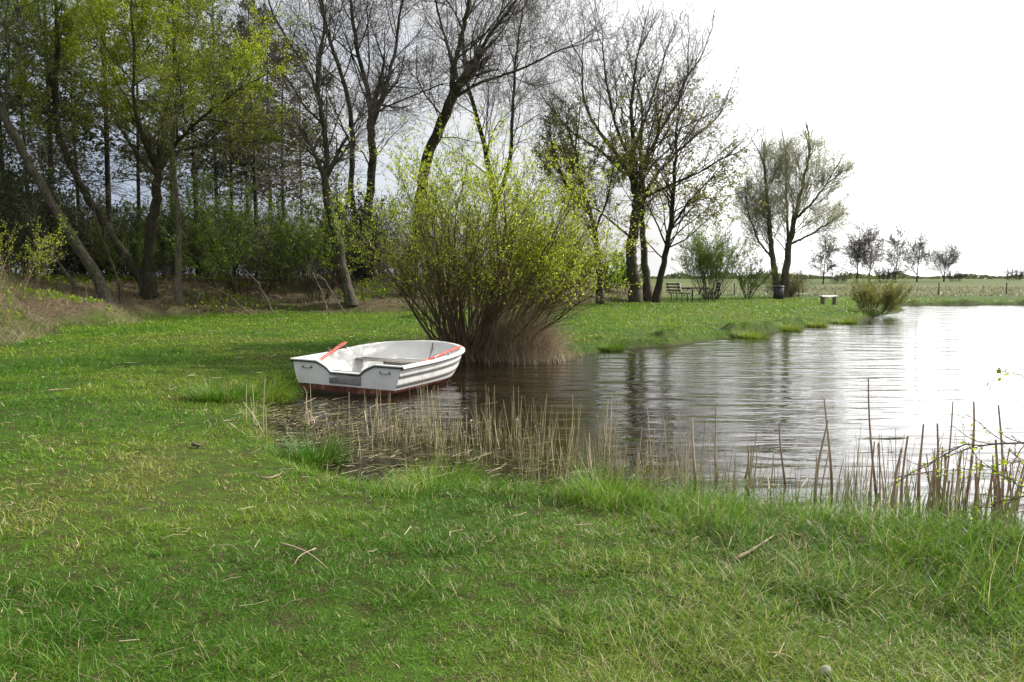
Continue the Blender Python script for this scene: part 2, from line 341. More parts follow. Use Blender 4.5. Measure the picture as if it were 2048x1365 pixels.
sp = N(nt, 'ShaderNodeSeparateXYZ'); Lk(nt, wv.outputs['Object'], sp.inputs[0])
b1 = N(nt, 'ShaderNodeBump', inp={'Strength': 1.0, 'Distance': 0.050}); Lk(nt, w1.outputs['Fac'], b1.inputs['Height'])
b2 = N(nt, 'ShaderNodeBump', inp={'Strength': 1.0, 'Distance': 0.006}); Lk(nt, w2.outputs['Fac'], b2.inputs['Height']); Lk(nt, b1.outputs[0], b2.inputs['Normal'])
wcn = noise(nt, 1.3, 4); wc = ramp(nt, wcn, [(0.3, (0.007, 0.005, 0.003)), (0.7, (0.022, 0.016, 0.008))])
pb = N(nt, 'ShaderNodeBsdfPrincipled', inp={'Roughness': 0.04, 'IOR': 1.333, 'Specular IOR Level': 0.5}); Lk(nt, wc, pb.inputs['Base Color']); Lk(nt, b2.outputs[0], pb.inputs['Normal'])
out(nt, pb)

print('T materials', time.time() - T0)
# ---------------------------------------------------------------- ground and water
def build_ground():
    na = 900; ang = np.concatenate([np.linspace(-0.80, 0.80, na), np.linspace(0.80, 2 * pi - 0.80, 162)[1:-1]]); na = len(ang)
    rr = np.concatenate([[0.0, 0.5], np.geomspace(1.0, 70, 330), np.geomspace(72, 5000, 60)]); nr = len(rr)
    A, R_ = np.meshgrid(ang, rr); x = R_ * np.sin(A); y = R_ * np.cos(A); z = ground(x.ravel(), y.ravel()).reshape(x.shape)
    v = np.stack([x, y, z], -1).reshape(-1, 3); i = np.arange(nr - 1)[:, None] * na; j = np.arange(na)[None]; j2 = (j + 1) % na
    f = np.stack([i + j, i + na + j, i + na + j2, i + j2], -1).reshape(-1, 4)
    mb = MB(); mb.add(v, f); o = mb.build('ground', M['ground'], smooth_=True); tag(o, kind='structure'); o['label'] = 'grassy lakeside ground with brown woodland edge and far fields'
    s = -sdist(v[:, 0], v[:, 1], POND); w = sdist(v[:, 0], v[:, 1], WOOD); nn = fbm(v[:, 0] * 0.8, v[:, 1] * 0.8, 3)
    col = np.zeros((len(v), 4), np.float32); col[:, 3] = 1
    col[:, 0] = smooth((w + (nn - 0.5) * 1.5) / 0.5)
    col[:, 1] = smooth((0.10 - s) / 0.15)
    yy = v[:, 1] + (nn - 0.5) * 6
    col[:, 2] = smooth((yy - 62 - np.clip(30 - v[:, 0], 0, 30) * 0.25) / 6) * (0.35 + 0.65 * (1 - smooth((yy - 120) / 60)))
    a = o.data.color_attributes.new('zone', 'FLOAT_COLOR', 'POINT'); a.data.foreach_set('color', col.ravel())
build_ground()
mb = MB(); mb.add([(-14, 2, 0), (132, 2, 0), (132, 56, 0), (-14, 56, 0)], [[0, 1, 2, 3]]); o = mb.build('water', M['water']); tag(o, 'rippled pond water reflecting a white sky', kind='structure')
print('T ground', time.time() - T0)

# ---------------------------------------------------------------- blades (grass, dry stalks)
def blades(mb, x, y, z, L, w, tone, rng, lean=0.45, seg=2, wind=(0.25, 0.0), curl=0.7, az=None):
    n = len(x)
    if n == 0: return
    az = rng.uniform(0, 2 * pi, n) if az is None else az
    d = np.stack([np.cos(az), np.sin(az), np.zeros(n)], -1); fa = az + pi / 2 + rng.normal(0, 0.6, n)
    sd = np.stack([np.cos(fa), np.sin(fa), np.zeros(n)], -1)
    ln = np.abs(rng.normal(lean, lean * 0.5, n)); cu = np.abs(rng.normal(curl, curl * 0.5, n))
    base = np.stack([x, y, z], -1); ts = np.linspace(0, 1, seg + 1); rows = []
    p = base.copy(); rows = []
    for i, t in enumerate(ts):
        if i > 0:
            a = np.clip(ln + cu * t * 1.2, 0, 2.0); dr = d + np.array([wind[0], wind[1], 0]) * t; dr = dr / np.linalg.norm(dr, axis=1, keepdims=True)
            p = p + (dr * np.sin(a)[:, None] + np.array([0, 0, 1.0]) * np.cos(a)[:, None]) * (L / seg)[:, None]
        ww = w * (1.0, 0.85, 0.55, 0.3)[min(i, 3)] if i < seg else None
        if i < seg: rows += [p - sd * ww[:, None] * 0.5, p + sd * ww[:, None] * 0.5]
        else: rows += [p]
    K = 2 * seg + 1; V = np.stack(rows, 1).reshape(-1, 3); b = np.arange(n)[:, None] * K
    Q = np.concatenate([b + np.array([2 * i, 2 * i + 1, 2 * i + 3, 2 * i + 2]) for i in range(seg - 1)]) if seg > 1 else None
    Tt = b + np.array([2 * seg - 2, 2 * seg - 1, 2 * seg])
    kk = np.repeat(tone, K); v0 = mb.n
    if Q is not None:
        mb.add(V, Q, kk); mb.f.append((Tt + v0).astype(np.int32)); mb.mi.append(np.zeros(n, np.int32))
    else: mb.add(V, Tt, kk)

def lawn():
    rng = np.random.default_rng(1)
    n = 1050000; d = (rng.uniform(2.0 ** 0.3, 62 ** 0.3, n)) ** (1 / 0.3); a = rng.uniform(-0.74, 0.74, n)
    x = d * np.sin(a); y = d * np.cos(a)
    s = -sdist(x, y, POND); w = sdist(x, y, WOOD)
    nn = fbm(x * 0.6, y * 0.6, 3); n2 = fbm(x * 2.2 + 5, y * 2.2, 77); n3 = fbm(x * 0.28, y * 0.28, 99)
    keep = (s > 0.05 + 0.2 * (n2 - 0.5)) & (w + (nn - 0.5) * 1.6 < 0.35)
    x, y, d, s, w, nn, n2, n3 = [q[keep] for q in (x, y, d, s, w, nn, n2, n3)]
    # worn strip running from the boat towards the camera, thinner and yellower
    worn = np.exp(-((x + 1.6 + 0.08 * y) / 1.3) ** 2) * smooth((y - 3.5) / 3) * smooth((20 - y) / 6)
    lush = smooth((n3 - 0.40) / 0.25)
    patchy = smooth((n2 - 0.52) / 0.15)
    near = smooth((0.9 - s) / 0.9) * (y < 16)
    rlong = smooth((x - 0.6 - 0.0 * y) / 1.0) * smooth((4.9 - y) / 1.0)
    holes = smooth((fbm(x * 4.5, y * 4.5, 131) - 0.56) / 0.12)
    keep = rng.random(len(x)) > 0.30 * worn + 0.18 * patchy * (1 - near) + 0.6 * holes * smooth((14 - y) / 8)
    x, y, d, s, w, nn, n2, n3, worn, lush, near, rlong, patchy = [q[keep] for q in (x, y, d, s, w, nn, n2, n3, worn, lush, near, rlong, patchy)]
    n = len(x); z = ground(x, y) - 0.006
    sc = (np.maximum(d, 2.5) / 2.5)
    L = rng.uniform(0.030, 0.070, n) * (0.75 + 0.6 * n2) * (1 - 0.3 * worn) * (1 + 0.35 * lush); L *= 1 + 0.35 * smooth((d - 8) / 20)
    tuft = smooth((fbm(x * 1.4, y * 1.4, 55) - 0.45) / 0.2)
    L *= 0.75 + 0.75 * smooth((fbm(x * 3.1 + 7, y * 3.1, 141) - 0.42) / 0.22)
    L += near * rng.uniform(0.01, 0.16, n) * (0.25 + tuft) + rlong * rng.uniform(0.0, 0.20, n) * (0.2 + tuft)
    wd = 0.0025 * sc ** 0.9 * rng.uniform(0.7, 1.3, n)
    tone = 0.43 + 0.60 * (nn - 0.5) * 2 + 0.3 * (n2 - 0.5) - 0.24 * lush + 0.17 * worn + rng.normal(0, 0.08, n) * (1 - 0.6 * smooth((d - 8) / 15)) + 0.10 * patchy; tone += (0.36 - tone) * 0.55 * smooth((d - 14) / 14) + 0.08 * smooth((y - 20) / 10) * (x > -1)
    tone = tone - 0.12 * (near > 0.3) - 0.10 * rlong
    straw = rng.random(n) < (0.11 + 0.06 * worn + 0.16 * patchy * (1 - lush) + 0.16 * smooth((x + 0.9) / 1.5) * smooth((6.5 - y) / 2)) * (1 - smooth((d - 6) / 8))
    tone = np.where(straw, rng.uniform(0.78, 1.0, n), np.clip(tone, 0.0, 0.72))
    L = np.where(straw, L * 0.9, L)
    wind = (0.35, -0.12)
    mb = MB(); nr = d < 7
    for sel, seg in ((nr, 3), (~nr, 2)):
        blades(mb, x[sel], y[sel], z[sel], L[sel], wd[sel], tone[sel], rng, lean=0.72, seg=seg, wind=wind, curl=0.85)
    tag(mb.build('grass', M['grass']), 'short green lawn grass flecked with dead straw', 'grass', kind='stuff')
    # long grass hanging over the near bank
    mb = MB(); n = 60000
    x = rng.uniform(-6, 6, n); y = rng.uniform(3.0, 13.5, n); s = -sdist(x, y, POND); t = fbm(x * 1.7, y * 1.7, 55); t2 = fbm(x * 0.8, y * 0.8, 155)
    lim = 0.28 + 0.3 * (y < 5.6) + 0.5 * smooth((x - 1.2) / 1.5) * (y < 6)
    k = (s > -0.05) & (s < lim * (0.6 + t2)) & (rng.random(n) < 0.25 + 1.1 * smooth((t - 0.38) / 0.25)); x, y, s, t = x[k], y[k], s[k], t[k]; n = len(x)
    L = rng.uniform(0.10, 0.27, n) * (0.45 + 0.9 * t) * (1 + 0.5 * smooth((x - 1.2) / 1.5)); tone = np.clip(rng.normal(0.30, 0.13, n), 0, 0.7); st = rng.random(n) < 0.10; tone[st] = rng.uniform(0.75, 1, st.sum())
    blades(mb, x, y, ground(x, y) - 0.01, L, 0.0044 * (1 + 0.06 * y) * rng.uniform(0.7, 1.3, n), tone, rng, lean=0.4, seg=4, wind=(0.75, -0.35), curl=0.95)
    # the rank growth at the right hand edge
    n = 34000; x = rng.uniform(0.5, 4.6, n); y = rng.uniform(2.1, 5.4, n); t = fbm(x * 1.9, y * 1.9, 65)
    k = (-sdist(x, y, POND) > 0) & (rng.random(n) < smooth((t - 0.36) / 0.3) * smooth((x + 0.55 * y - 3.15) / 0.7)); x, y, t = x[k], y[k], t[k]; n = len(x)
    tone = np.clip(rng.normal(0.24, 0.13, n), 0, 0.6); st = rng.random(n) < 0.12; tone[st] = rng.uniform(0.7, 1, st.sum())
    blades(mb, x, y, ground(x, y) - 0.01, rng.uniform(0.14, 0.40, n) * (0.4 + 1.0 * t), 0.0042 * rng.uniform(0.7, 1.3, n), tone, rng, lean=0.35, seg=4, wind=(0.8, -0.4), curl=0.95)
    tag(mb.build('bank_grass', M['grass']), 'long green grass bending over the near bank', 'grass', kind='stuff')
lawn()
print('T lawn', time.time() - T0)
# ---------------------------------------------------------------- rowing boat
def paint(name, white, wear, rough):
    m, nt = mat(name); n = noise(nt, 3.5, 6, 0.65); n2 = noise(nt, 1.2, 3, 0.5, sc=(1, 1, 3))
    c = mixc(nt, maprange(nt, n, 0.50, 0.80), white, wear); c = mixc(nt, maprange(nt, n2, 0.5, 0.9, 0, 0.5), c, wear)
    return m, nt, c, n
m, nt, c, n = paint('boat_white', (0.78, 0.78, 0.76), (0.60, 0.585, 0.53), 0.35); M['boat_white'] = m; out(nt, bsdf(nt, c, 0.34, 0.4, n, 0.1, 0.003))
m, nt, c, n = paint('boat_hull', (0.76, 0.76, 0.745), (0.55, 0.54, 0.48), 0.35); M['boat_hull'] = m
t = N(nt, 'ShaderNodeTexCoord'); s_ = N(nt, 'ShaderNodeSeparateXYZ'); Lk(nt, t.outputs['Object'], s_.inputs[0])
rn = noise(nt, 7, 5, 0.7); ad = N(nt, 'ShaderNodeMath', operation='MULTIPLY_ADD', inp={1: 0.012}); Lk(nt, rn, ad.inputs[0]); Lk(nt, s_.outputs['Z'], ad.inputs[2])
red = ramp(nt, rn, [(0.35, (0.085, 0.022, 0.018)), (0.55, (0.14, 0.045, 0.035)), (0.7, (0.30, 0.17, 0.12))])
c = mixc(nt, maprange(nt, ad.outputs[0], 0.128, 0.132), red, c)
slime = maprange(nt, ad.outputs[0], 0.03, 0.055); c = mixc(nt, slime, (0.035, 0.035, 0.018), c)
out(nt, bsdf(nt, c, 0.38, 0.4, rn, 0.12, 0.004))
M['rubber'] = simple('rubber', (0.02, 0.02, 0.02), (0.045, 0.045, 0.045), 0.6, 8)
M['steel'] = simple('steel', (0.42, 0.42, 0.42), (0.25, 0.25, 0.25), 0.35, 12, metal=0.9)
M['plank_grey'] = simple('plank_grey', (0.20, 0.19, 0.175), (0.33, 0.315, 0.29), 0.75, 9, 0.2, 0.4, sc=(1, 6, 6))
M['plate_grey'] = simple('plate_grey', (0.15, 0.15, 0.155), (0.25, 0.245, 0.24), 0.65, 9, 0.3, 0.2)
M['oar_red'] = simple('oar_red', (0.55, 0.045, 0.03), (0.72, 0.13, 0.09), 0.45, 9)
M['oar_worn'] = simple('oar_worn', (0.62, 0.22, 0.17), (0.58, 0.06, 0.045), 0.5, 12)

BL, BRZ = 2.85, radians(-21)
boat = empty('rowing_boat', (-2.44, 11.55, 0.0), 'small white clinker rowing boat with dark red bottom moored at the reedy bank', 'rowing boat', rz=BRZ)
boat.rotation_euler = (radians(-0.3), radians(1.6), BRZ)
def hb(t):   # half breadth at the gunwale
    t = np.asarray(t, float); a = 0.91 + 0.04 * np.sin(np.clip(t / 0.55, 0, 1) * pi / 2 * 1.0) ; k = np.clip((t - 0.5) / 0.5, 0, 1)
    return a * np.power(np.clip(1 - k ** 3.1, 0, 1), 0.64)
def sheer(t): return 0.46 + 0.03 * t + 0.15 * np.clip(t - 0.3, 0, 1) ** 1.5
def keel(t): return -0.17 + 0.40 * np.clip((t - 0.5) / 0.5, 0, 1) ** 1.9
NS = 6
def section(t, inset=0.0, laps=True):
    B = max(float(hb(t)) - inset, 0.012); K = float(keel(t)) + inset * 1.2; Z = float(sheer(t)); pts = []
    us = []
    for j in range(NS):
        for q in (0.0, 0.35, 0.7, 0.999): us.append(((j + q) / NS, q))
    us.append((1.0, 1.0))
    for u, q_ in us:
        ph = u * pi / 2; fx = sin(ph) ** 0.34; fz = 1 - cos(ph) ** 0.95
        fl = 0.10 * (1 - t * 0.5)                   # flare
        xx = B * fx * (1 - fl * (1 - u)); zz = K + (Z - K) * (0.35 * fz + 0.65 * u ** 1.35)
        lap = 0.005 * (1 - q_) if (laps and 0.2 <= u < 1) else 0
        pts.append((xx + lap * (1 if B > 0.1 else 0), zz - 0.0 * lap))
    return pts
ts = np.concatenate([np.linspace(0, 0.7, 15), np.linspace(0.74, 0.985, 14), [0.995, 1.0]])
def skin(inset, laps, y0, y1):
    rows = []
    for t in ts:
        p = section(t, inset, laps); y = y0 + (y1 - y0) * t
        rake = lambda z: -0.05 * (0.46 - z) * (1 - t) * 0 - 0.75 * max(0, 0.47 - z) * (max(0, t - 0.6) / 0.4) ** 1.5
        rows.append([(-x, y + rake(z), z) for x, z in p[::-1]] + [(x, y + rake(z), z) for x, z in p[1:]])
    return np.array(rows)
def grid(mb, V, flip=False, mi=0):
    a, b, _ = V.shape; i = np.arange(a - 1)[:, None] * b; j = np.arange(b - 1)[None]
    f = np.stack([i + j, i + j + 1, i + b + j + 1, i + b + j], -1).reshape(-1, 4)
    mb.add(V.reshape(-1, 3), f[:, ::-1] if flip else f, None, mi)
def ttop(x):   # top edge of the transom: two horns and a lowered middle
    a = abs(x); return 0.31 + 0.16 * np.clip((a - 0.26) / 0.26, 0, 1) ** 0.6 if a > 0.26 else 0.31
mb = MB(); OUTV = skin(0.0, True, 0.0, BL); grid(mb, OUTV)
# transom: outer and inner face with thickness
prof = OUTV[0]; nx = 61; xs = np.linspace(prof[0, 0], prof[-1, 0], nx)
zb = np.interp(xs, prof[:, 0], prof[:, 2]); zt = np.minimum(np.array([ttop(x) for x in xs]), 0.46)
rowsz = np.linspace(0, 1, 6); low = zb[None] + (zt - zb)[None] * rowsz[:, None]
for yy, fl in ((0.0, False), (0.045, True)):
    V = np.stack([np.broadcast_to(xs, low.shape), np.full(low.shape, yy), low], -1); grid(mb, V, fl)
V = np.stack([np.stack([xs, np.zeros(nx), zt], -1), np.stack([xs, np.full(nx, 0.045), zt], -1)]); grid(mb, V)
# keel skeg
box(mb, (0, 0.35, -0.02), (0.035, 0.7, 0.30))
hull = mb.build('hull', M['boat_hull'], boat, False)
mb = MB(); INV = skin(0.035, False, 0.045, BL - 0.035); INV[:, :, 2] = np.maximum(INV[:, :, 2], -0.02); grid(mb, INV, True)
mb.build('inner_hull', M['boat_white'], boat, True)
def sweep(mb, path, prof, side, mi=0):   # path (n,3), profile list (outward, up); side: outward normals (n,3)
    path = np.array(path); V = np.stack([path + side * a + np.array([0, 0, b]) for a, b in prof], 1); grid(mb, V, mi=mi)
rim = []
for t in ts: rim.append((float(hb(t)), BL * t, float(sheer(t))))
rim = np.array(rim); full = np.concatenate([rim * [1, 1, 1], (rim[::-1] * [-1, 1, 1])[1:]]); tg = np.gradient(full, axis=0); sd = norm(np.stack([tg[:, 1], -tg[:, 0], 0 * tg[:, 0]], -1))
mb = MB(); sweep(mb, full, [(-0.040, -0.012), (-0.040, 0.012), (-0.03, 0.022), (0.03, 0.024), (0.047, 0.014), (0.05, -0.012), (0.044, -0.024), (0.0, -0.024)], sd)
px_ = np.linspace(-0.95, 0.95, 76); tp = np.array([(x, 0.02, min(ttop(x), 0.46)) for x in px_]); sd2 = np.tile([[0, -1.0, 0]], (len(px_), 1))
sweep(mb, tp, [(-0.035, -0.01), (-0.035, 0.016), (-0.02, 0.024), (0.03, 0.025), (0.042, 0.016), (0.042, 0.004), (0.0, 0.004)], sd2)
mb.build('gunwale', M['boat_white'], boat, True)
mb = MB(); sweep(mb, tp, [(0.005, 0.0035), (0.046, 0.0035), (0.046, -0.016), (0.005, -0.018)], sd2)
sweep(mb, full, [(0.010, -0.0245), (0.042, -0.0245), (0.040, -0.036), (0.012, -0.036)], sd)
mb.build('rubber_strip', M['rubber'], boat, True)
mb = MB(); box(mb, (0, -0.012, 0.225), (0.53, 0.022, 0.13), bev=0.006)
for x in (-0.2, 0.2):
    for z in (0.17, 0.24): box(mb, (x, -0.026, z), (0.018, 0.008, 0.018), bev=0.003)
mb.build('motor_plate', M['plate_grey'], boat)
for sx in (-1, 1):
    mb = MB(); c = 0.66 * sx; hp = np.array([(c - 0.075, -0.004, 0.375), (c - 0.07, -0.035, 0.368), (c - 0.05, -0.045, 0.36), (c + 0.05, -0.045, 0.36), (c + 0.07, -0.035, 0.368), (c + 0.075, -0.004, 0.375)])
    tubes(mb, hp, np.full((1, 6), 0.008), 6); box(mb, (c - 0.075, -0.004, 0.375), (0.03, 0.006, 0.04)); box(mb, (c + 0.075, -0.004, 0.375), (0.03, 0.006, 0.04))
    mb.build('grab_handle', M['steel'], boat)
# seats
def halfin(y, z):
    t = y / BL; p = section(t, 0.035, False); zs = [q[1] for q in p]; return float(np.interp(z, zs, [q[0] for q in p]))
mb = MB(); ys = np.linspace(0.046, 0.46, 6)
for a, b in zip(ys[:-1], ys[1:]):
    h1, h2 = halfin(a, 0.25) - 0.004, halfin(b, 0.25) - 0.004
    mb.add([(-h1, a, 0.25), (h1, a, 0.25), (h2, b, 0.25), (-h2, b, 0.25)], [[0, 1, 2, 3]])
h = halfin(0.46, 0.25) - 0.004; mb.add([(-h, 0.46, 0.25), (h, 0.46, 0.25), (h * 0.86, 0.47, -0.01), (-h * 0.86, 0.47, -0.01)], [[3, 2, 1, 0]])
mb.build('stern_seat', M['boat_white'], boat)
mb = MB(); box(mb, (0.02, 0.40, 0.275), (1.16, 0.13, 0.025), bev=0.005); mb.build('stern_slat', M['plank_grey'], boat)
mb = MB()
for y in (1.72, 1.86): box(mb, (0, y, 0.325), (2 * halfin(y, 0.325) - 0.01, 0.125, 0.028), bev=0.005)
box(mb, (-0.1, 1.79, 0.15), (0.5, 0.2, 0.32)); mb.build('thwart', M['plank_grey'], boat)
mb = MB(); ys = np.linspace(2.45, 3.0, 7)
for a, b in zip(ys[:-1], ys[1:]):
    h1, h2 = halfin(a, 0.30) - 0.004, halfin(b, 0.30) - 0.004
    mb.add([(-h1, a, 0.30), (h1, a, 0.30), (h2, b, 0.30), (-h2, b, 0.30)], [[0, 1, 2, 3]])
h = halfin(2.45, 0.3); mb.add([(-h, 2.45, 0.30), (h, 2.45, 0.30), (h * 0.8, 2.45, -0.01), (-h * 0.8, 2.45, -0.01)], [[0, 1, 2, 3]])
mb.build('bow_seat', M['boat_white'], boat)
for y in (1.0, 1.5):
    for sx in (-1, 1):
        x = sx * (float(hb(y / BL)) + 0.0); z = float(sheer(y / BL)) + 0.02; mb = MB(); box(mb, (x, y, z + 0.006), (0.045, 0.09, 0.012), bev=0.003)
        u = np.linspace(-1, 1, 9); pp = np.stack([np.full(9, x), y + 0.03 * np.sin(u * 2.3) / sin(2.3) * 1.0, z + 0.075 - 0.045 * np.cos(u * 1.6)], -1); tubes(mb, pp, np.full((1, 9), 0.006), 6)
        tubes(mb, np.array([(x, y, z), (x, y, z + 0.035)]), np.full((1, 2), 0.008), 6); mb.build('rowlock', M['steel'], boat)
mb = MB(); a = np.linspace(0, 2 * pi, 13); tubes(mb, np.stack([0.03 * np.cos(a), np.full(13, BL - 0.075), 0.47 + 0.03 * np.sin(a)], -1), np.full((1, 13), 0.005), 5); mb.build('mooring_ring', M['steel'], boat)

def oar(p0, p1, label, blade_at_end, bw):
    p0 = np.array(p0); p1 = np.array(p1); L = np.linalg.norm(p1 - p0); d = (p1 - p0) / L
    o = empty('oar', tuple(p0), label, 'oar', 'pair of red oars in the boat')
    side = norm(np.cross(d, [0, 0, 1.0])); up = np.cross(side, d)
    def tr(P): P = np.asarray(P, float); return P[:, :1] * side + P[:, 1:2] * d + P[:, 2:] * up
    f = (lambda y: L - y) if not blade_at_end else (lambda y: y)
    ys = np.array([0, 0.02, 0.14, 0.16, L * 0.5, L - 0.42]); r = np.array([0.010, 0.017, 0.019, 0.024, 0.024, 0.020])
    mb = MB(); tubes(mb, tr(np.stack([0 * ys, f(ys), 0 * ys], -1)), r[None], 10, cap=True); mb.build('shaft', M['oar_red'], o, True)
    ys = np.linspace(L - 0.45, L, 12); q = np.linspace(0, 1, 12); hw = bw * np.clip(0.30 + 1.0 * smooth(q * 1.8), 0, 1) * np.where(q > 0.9, 0.85, 1); th = 0.018 * (1 - q * 0.7) + 0.004
    V = np.stack([np.stack([c_ * hw, f(ys), s2 * th * (1 - 0.6 * abs(c_))], -1) for c_, s2 in ((-1, 0), (-0.5, 1), (0, 1.3), (0.5, 1), (1, 0), (0.5, -1), (0, -1.3), (-0.5, -1), (-1, 0))], 1)
    mb = MB(); grid(mb, np.stack([tr(v) for v in V])); v = tr(V[-1][:-1]); mb.add(v, [list(range(8))]); mb.build('blade', M['oar_worn'], o, True)
oar(at(630, 727, 12.02), at(690, 685, 13.15), 'red oar leaning over the far stern quarter, worn blade raised', True, 0.055)
oar(at(832, 730, 11.75), at(922, 693, 13.55), 'red oar lying along the gunwale, its grip past the bow', False, 0.06)
print('T boat', time.time() - T0)
# ---------------------------------------------------------------- growing trees
def resample(P, n):
    P = np.asarray(P, float); d = np.r_[0, np.cumsum(np.linalg.norm(np.diff(P, axis=0), axis=1))]; t = np.linspace(0, d[-1], n)
    # smooth through a quadratic blend
    Q = np.stack([np.interp(t, d, P[:, i]) for i in range(3)], -1)
    for _ in range(2): Q[1:-1] = 0.25 * Q[:-2] + 0.5 * Q[1:-1] + 0.25 * Q[2:]
    return Q
def grow(P, D, L, R, steps, rng, wander=0.12, up=0.05, tip=0.35):
    n = len(P); pts = [P]; d = D.copy(); p = P.copy(); step = (L / steps)[:, None]; bias = rng.normal(0, wander * 0.6, (n, 3))
    for s in range(steps):
        d = norm(d + rng.normal(0, wander, (n, 3)) + bias * 0.5 + np.array([0, 0, up])); p = p + d * step; pts.append(p.copy())
    t = np.linspace(0, 1, steps + 1); return np.stack(pts, 1), R[:, None] * (1 - (1 - tip) * t)[None]
def spawn(pts, rad, nc, rng, t0=0.25, t1=1.0, ang=(0.5, 1.0), lf=0.5, rf=0.6, lvar=0.35, rmin=0.0, taper=0.32):
    n, K, _ = pts.shape; Ls = np.linalg.norm(np.diff(pts, axis=1), axis=2).sum(1)
    t = t0 + (t1 - t0) * (np.arange(nc)[None] + rng.random((n, nc))) / nc; q = t * (K - 1); i = np.minimum(q.astype(int), K - 2); f = (q - i)[..., None]
    idx = np.arange(n)[:, None]; p = pts[idx, i] * (1 - f) + pts[idx, i + 1] * f; tg = norm(pts[idx, i + 1] - pts[idx, i])
    r = rad[idx, i] * (1 - f[..., 0]) + rad[idx, i + 1] * f[..., 0]
    rv = rng.normal(0, 1, tg.shape); perp = norm(rv - (rv * tg).sum(-1, keepdims=True) * tg); a = rng.uniform(ang[0], ang[1], t.shape)[..., None]
    D = tg * np.cos(a) + perp * np.sin(a); L = Ls[:, None] * lf * (1 - taper * t) * rng.uniform(1 - lvar, 1 + lvar, t.shape); Rr = np.maximum(r * rf, rmin)
    return p.reshape(-1, 3), D.reshape(-1, 3), L.ravel(), Rr.ravel()
def leaves(mb, P, D, L, wr, rng, spread=0.8, k=None):    # leaf rhombs starting at P
    n = len(P); a = norm(D + rng.normal(0, spread, (n, 3))); b = norm(np.cross(a, rng.normal(0, 1, (n, 3)))); L = L[:, None]
    V = np.stack([P, P + a * L * 0.5 + b * L * wr, P + a * L, P + a * L * 0.5 - b * L * wr], 1).reshape(-1, 3)
    if k is not None and np.ndim(k): k = np.repeat(k, 4)
    mb.add(V, np.arange(n)[:, None] * 4 + np.arange(4)[None], k)
def along(pts, per, rng, t0=0.1, jit=0.0):
    n, K, _ = pts.shape; t = rng.uniform(t0, 1, (n, per)) * (K - 1); i = np.minimum(t.astype(int), K - 2); f = (t - i)[..., None]; idx = np.arange(n)[:, None]
    p = pts[idx, i] * (1 - f) + pts[idx, i + 1] * f; d = norm(pts[idx, i + 1] - pts[idx, i]); p = p.reshape(-1, 3)
    return p + (rng.normal(0, jit, p.shape) if jit else 0), d.reshape(-1, 3)

LS = 1.0
def tree(name, label, cat, limbs, seed, bark, twig, leaf=None, group=None,
         lv=((9, 0.5, 0.45), (8, 0.5, 0.5), (5, 0.5, 0.5)), l1=(0.30, 3.0, 16), ang=(0.45, 1.0), up=(0.06, 0.05, 0.03), wander=0.10,
         rtw=0.006, leafn=0, leafl=0.06, leafw=0.22, leafjit=0.05, leafspread=0.9, leaft=0.1, keep=None, steps=(8, 6, 4, 3), knots=True, leafsel=None, leafz=None, leaftop=False):
    """limbs: list of (points, r0, r1, t0, n1, len1). First limb's base is where the tree stands."""
    rng = np.random.default_rng(seed); base = np.array(limbs[0][0][0], float)
    tk = MB(); tw = MB(); lf = MB(); A = []
    for (pts, r0, r1, t0, n1, len1) in limbs:
        Q = resample(pts, 26) - base; t = np.linspace(0, 1, 26); r = (0.88 if Q[0, 2] < 0.4 else 0.68) * (r0 + (r1 - r0) * t ** 0.85)
        if Q[0, 2] < 0.4: r = r * (1 + 0.4 * np.exp(-(Q[:, 2] - Q[0, 2]) / (2.2 * r0 + 0.05)))
        r *= 1 + 0.05 * np.sin(np.arange(26) * 2.3 + seed); Q[1:-1] += rng.normal(0, r0 * 0.10, (24, 3))
        tubes(tk, Q, r, 12 if r0 > 0.1 else 8)
        if n1:
            p, d, L, R = spawn(Q[None], r[None], n1, rng, t0, 1.0, ang, 1.0, 0.42, 0.3)
            tt = (np.arange(n1) + 0.5) / n1; L = LS * len1 * (1.1 - 0.4 * tt) * rng.uniform(0.7, 1.25, n1)
            A.append((p, d, L, np.minimum(R, L * 0.0105)))
            # the limb's own end carries on as a leader
            A.append((np.repeat(Q[-1:], 2, 0), norm(norm(Q[-1] - Q[-3]) + rng.normal(0, 0.22, (2, 3))), np.full(2, LS * len1 * 0.9), np.full(2, r[-1] * 0.85)))
    P, D, L, R = [np.concatenate([a[i] for a in A]) for i in range(4)]
    pts, rad = grow(P, D, L, R, steps[0], rng, wander, up[0], 0.3)
    tubes(tk, pts, np.maximum(rad, rtw), 6)
    cur, cr = pts, rad; allp = []
    for li, (nc, lfac, rf) in enumerate(lv):
        P, D, L, R = spawn(cur, cr, nc, rng, 0.15, 1.0, ang, lfac, rf)
        if keep is not None: k = keep(P + base); P, D, L, R = P[k], D[k], L[k], R[k]
        cur, cr = grow(P, D, L, np.maximum(R, rtw), steps[min(li + 1, 3)], rng, wander * 1.15, up[min(li + 1, 2)], 0.45)
        tubes(tw, cur, np.maximum(cr, rtw * 0.7), 4 if li == 0 else 3); allp.append(cur)
    root = empty(name, tuple(base), label, cat, group)
    tk.build('trunk', bark, root, True); tw.build('branches', twig, root, True)
    if leaf is not None and leafn:
        for c_ in allp[-2:] if leafsel is None else [allp[i] for i in leafsel]:
            p, d = along(c_, leafn, rng, leaft, leafjit)
            if leafz is not None: k = rng.random(len(p)) < leafz(p + base); p, d = p[k], d[k]
            leaves(lf, p, d, rng.uniform(0.6, 1.2, len(p)) * leafl, leafw, rng, leafspread)
        lf.build('foliage', leaf, root)
    return root
def PX(Y, *pp):   # limb from photograph pixels at depth Y (or an own depth as third number)
    o = []
    for i, q in enumerate(pp): o.append(at(q[0], q[1], Y + (q[2] if len(q) > 2 else 0)))
    return o
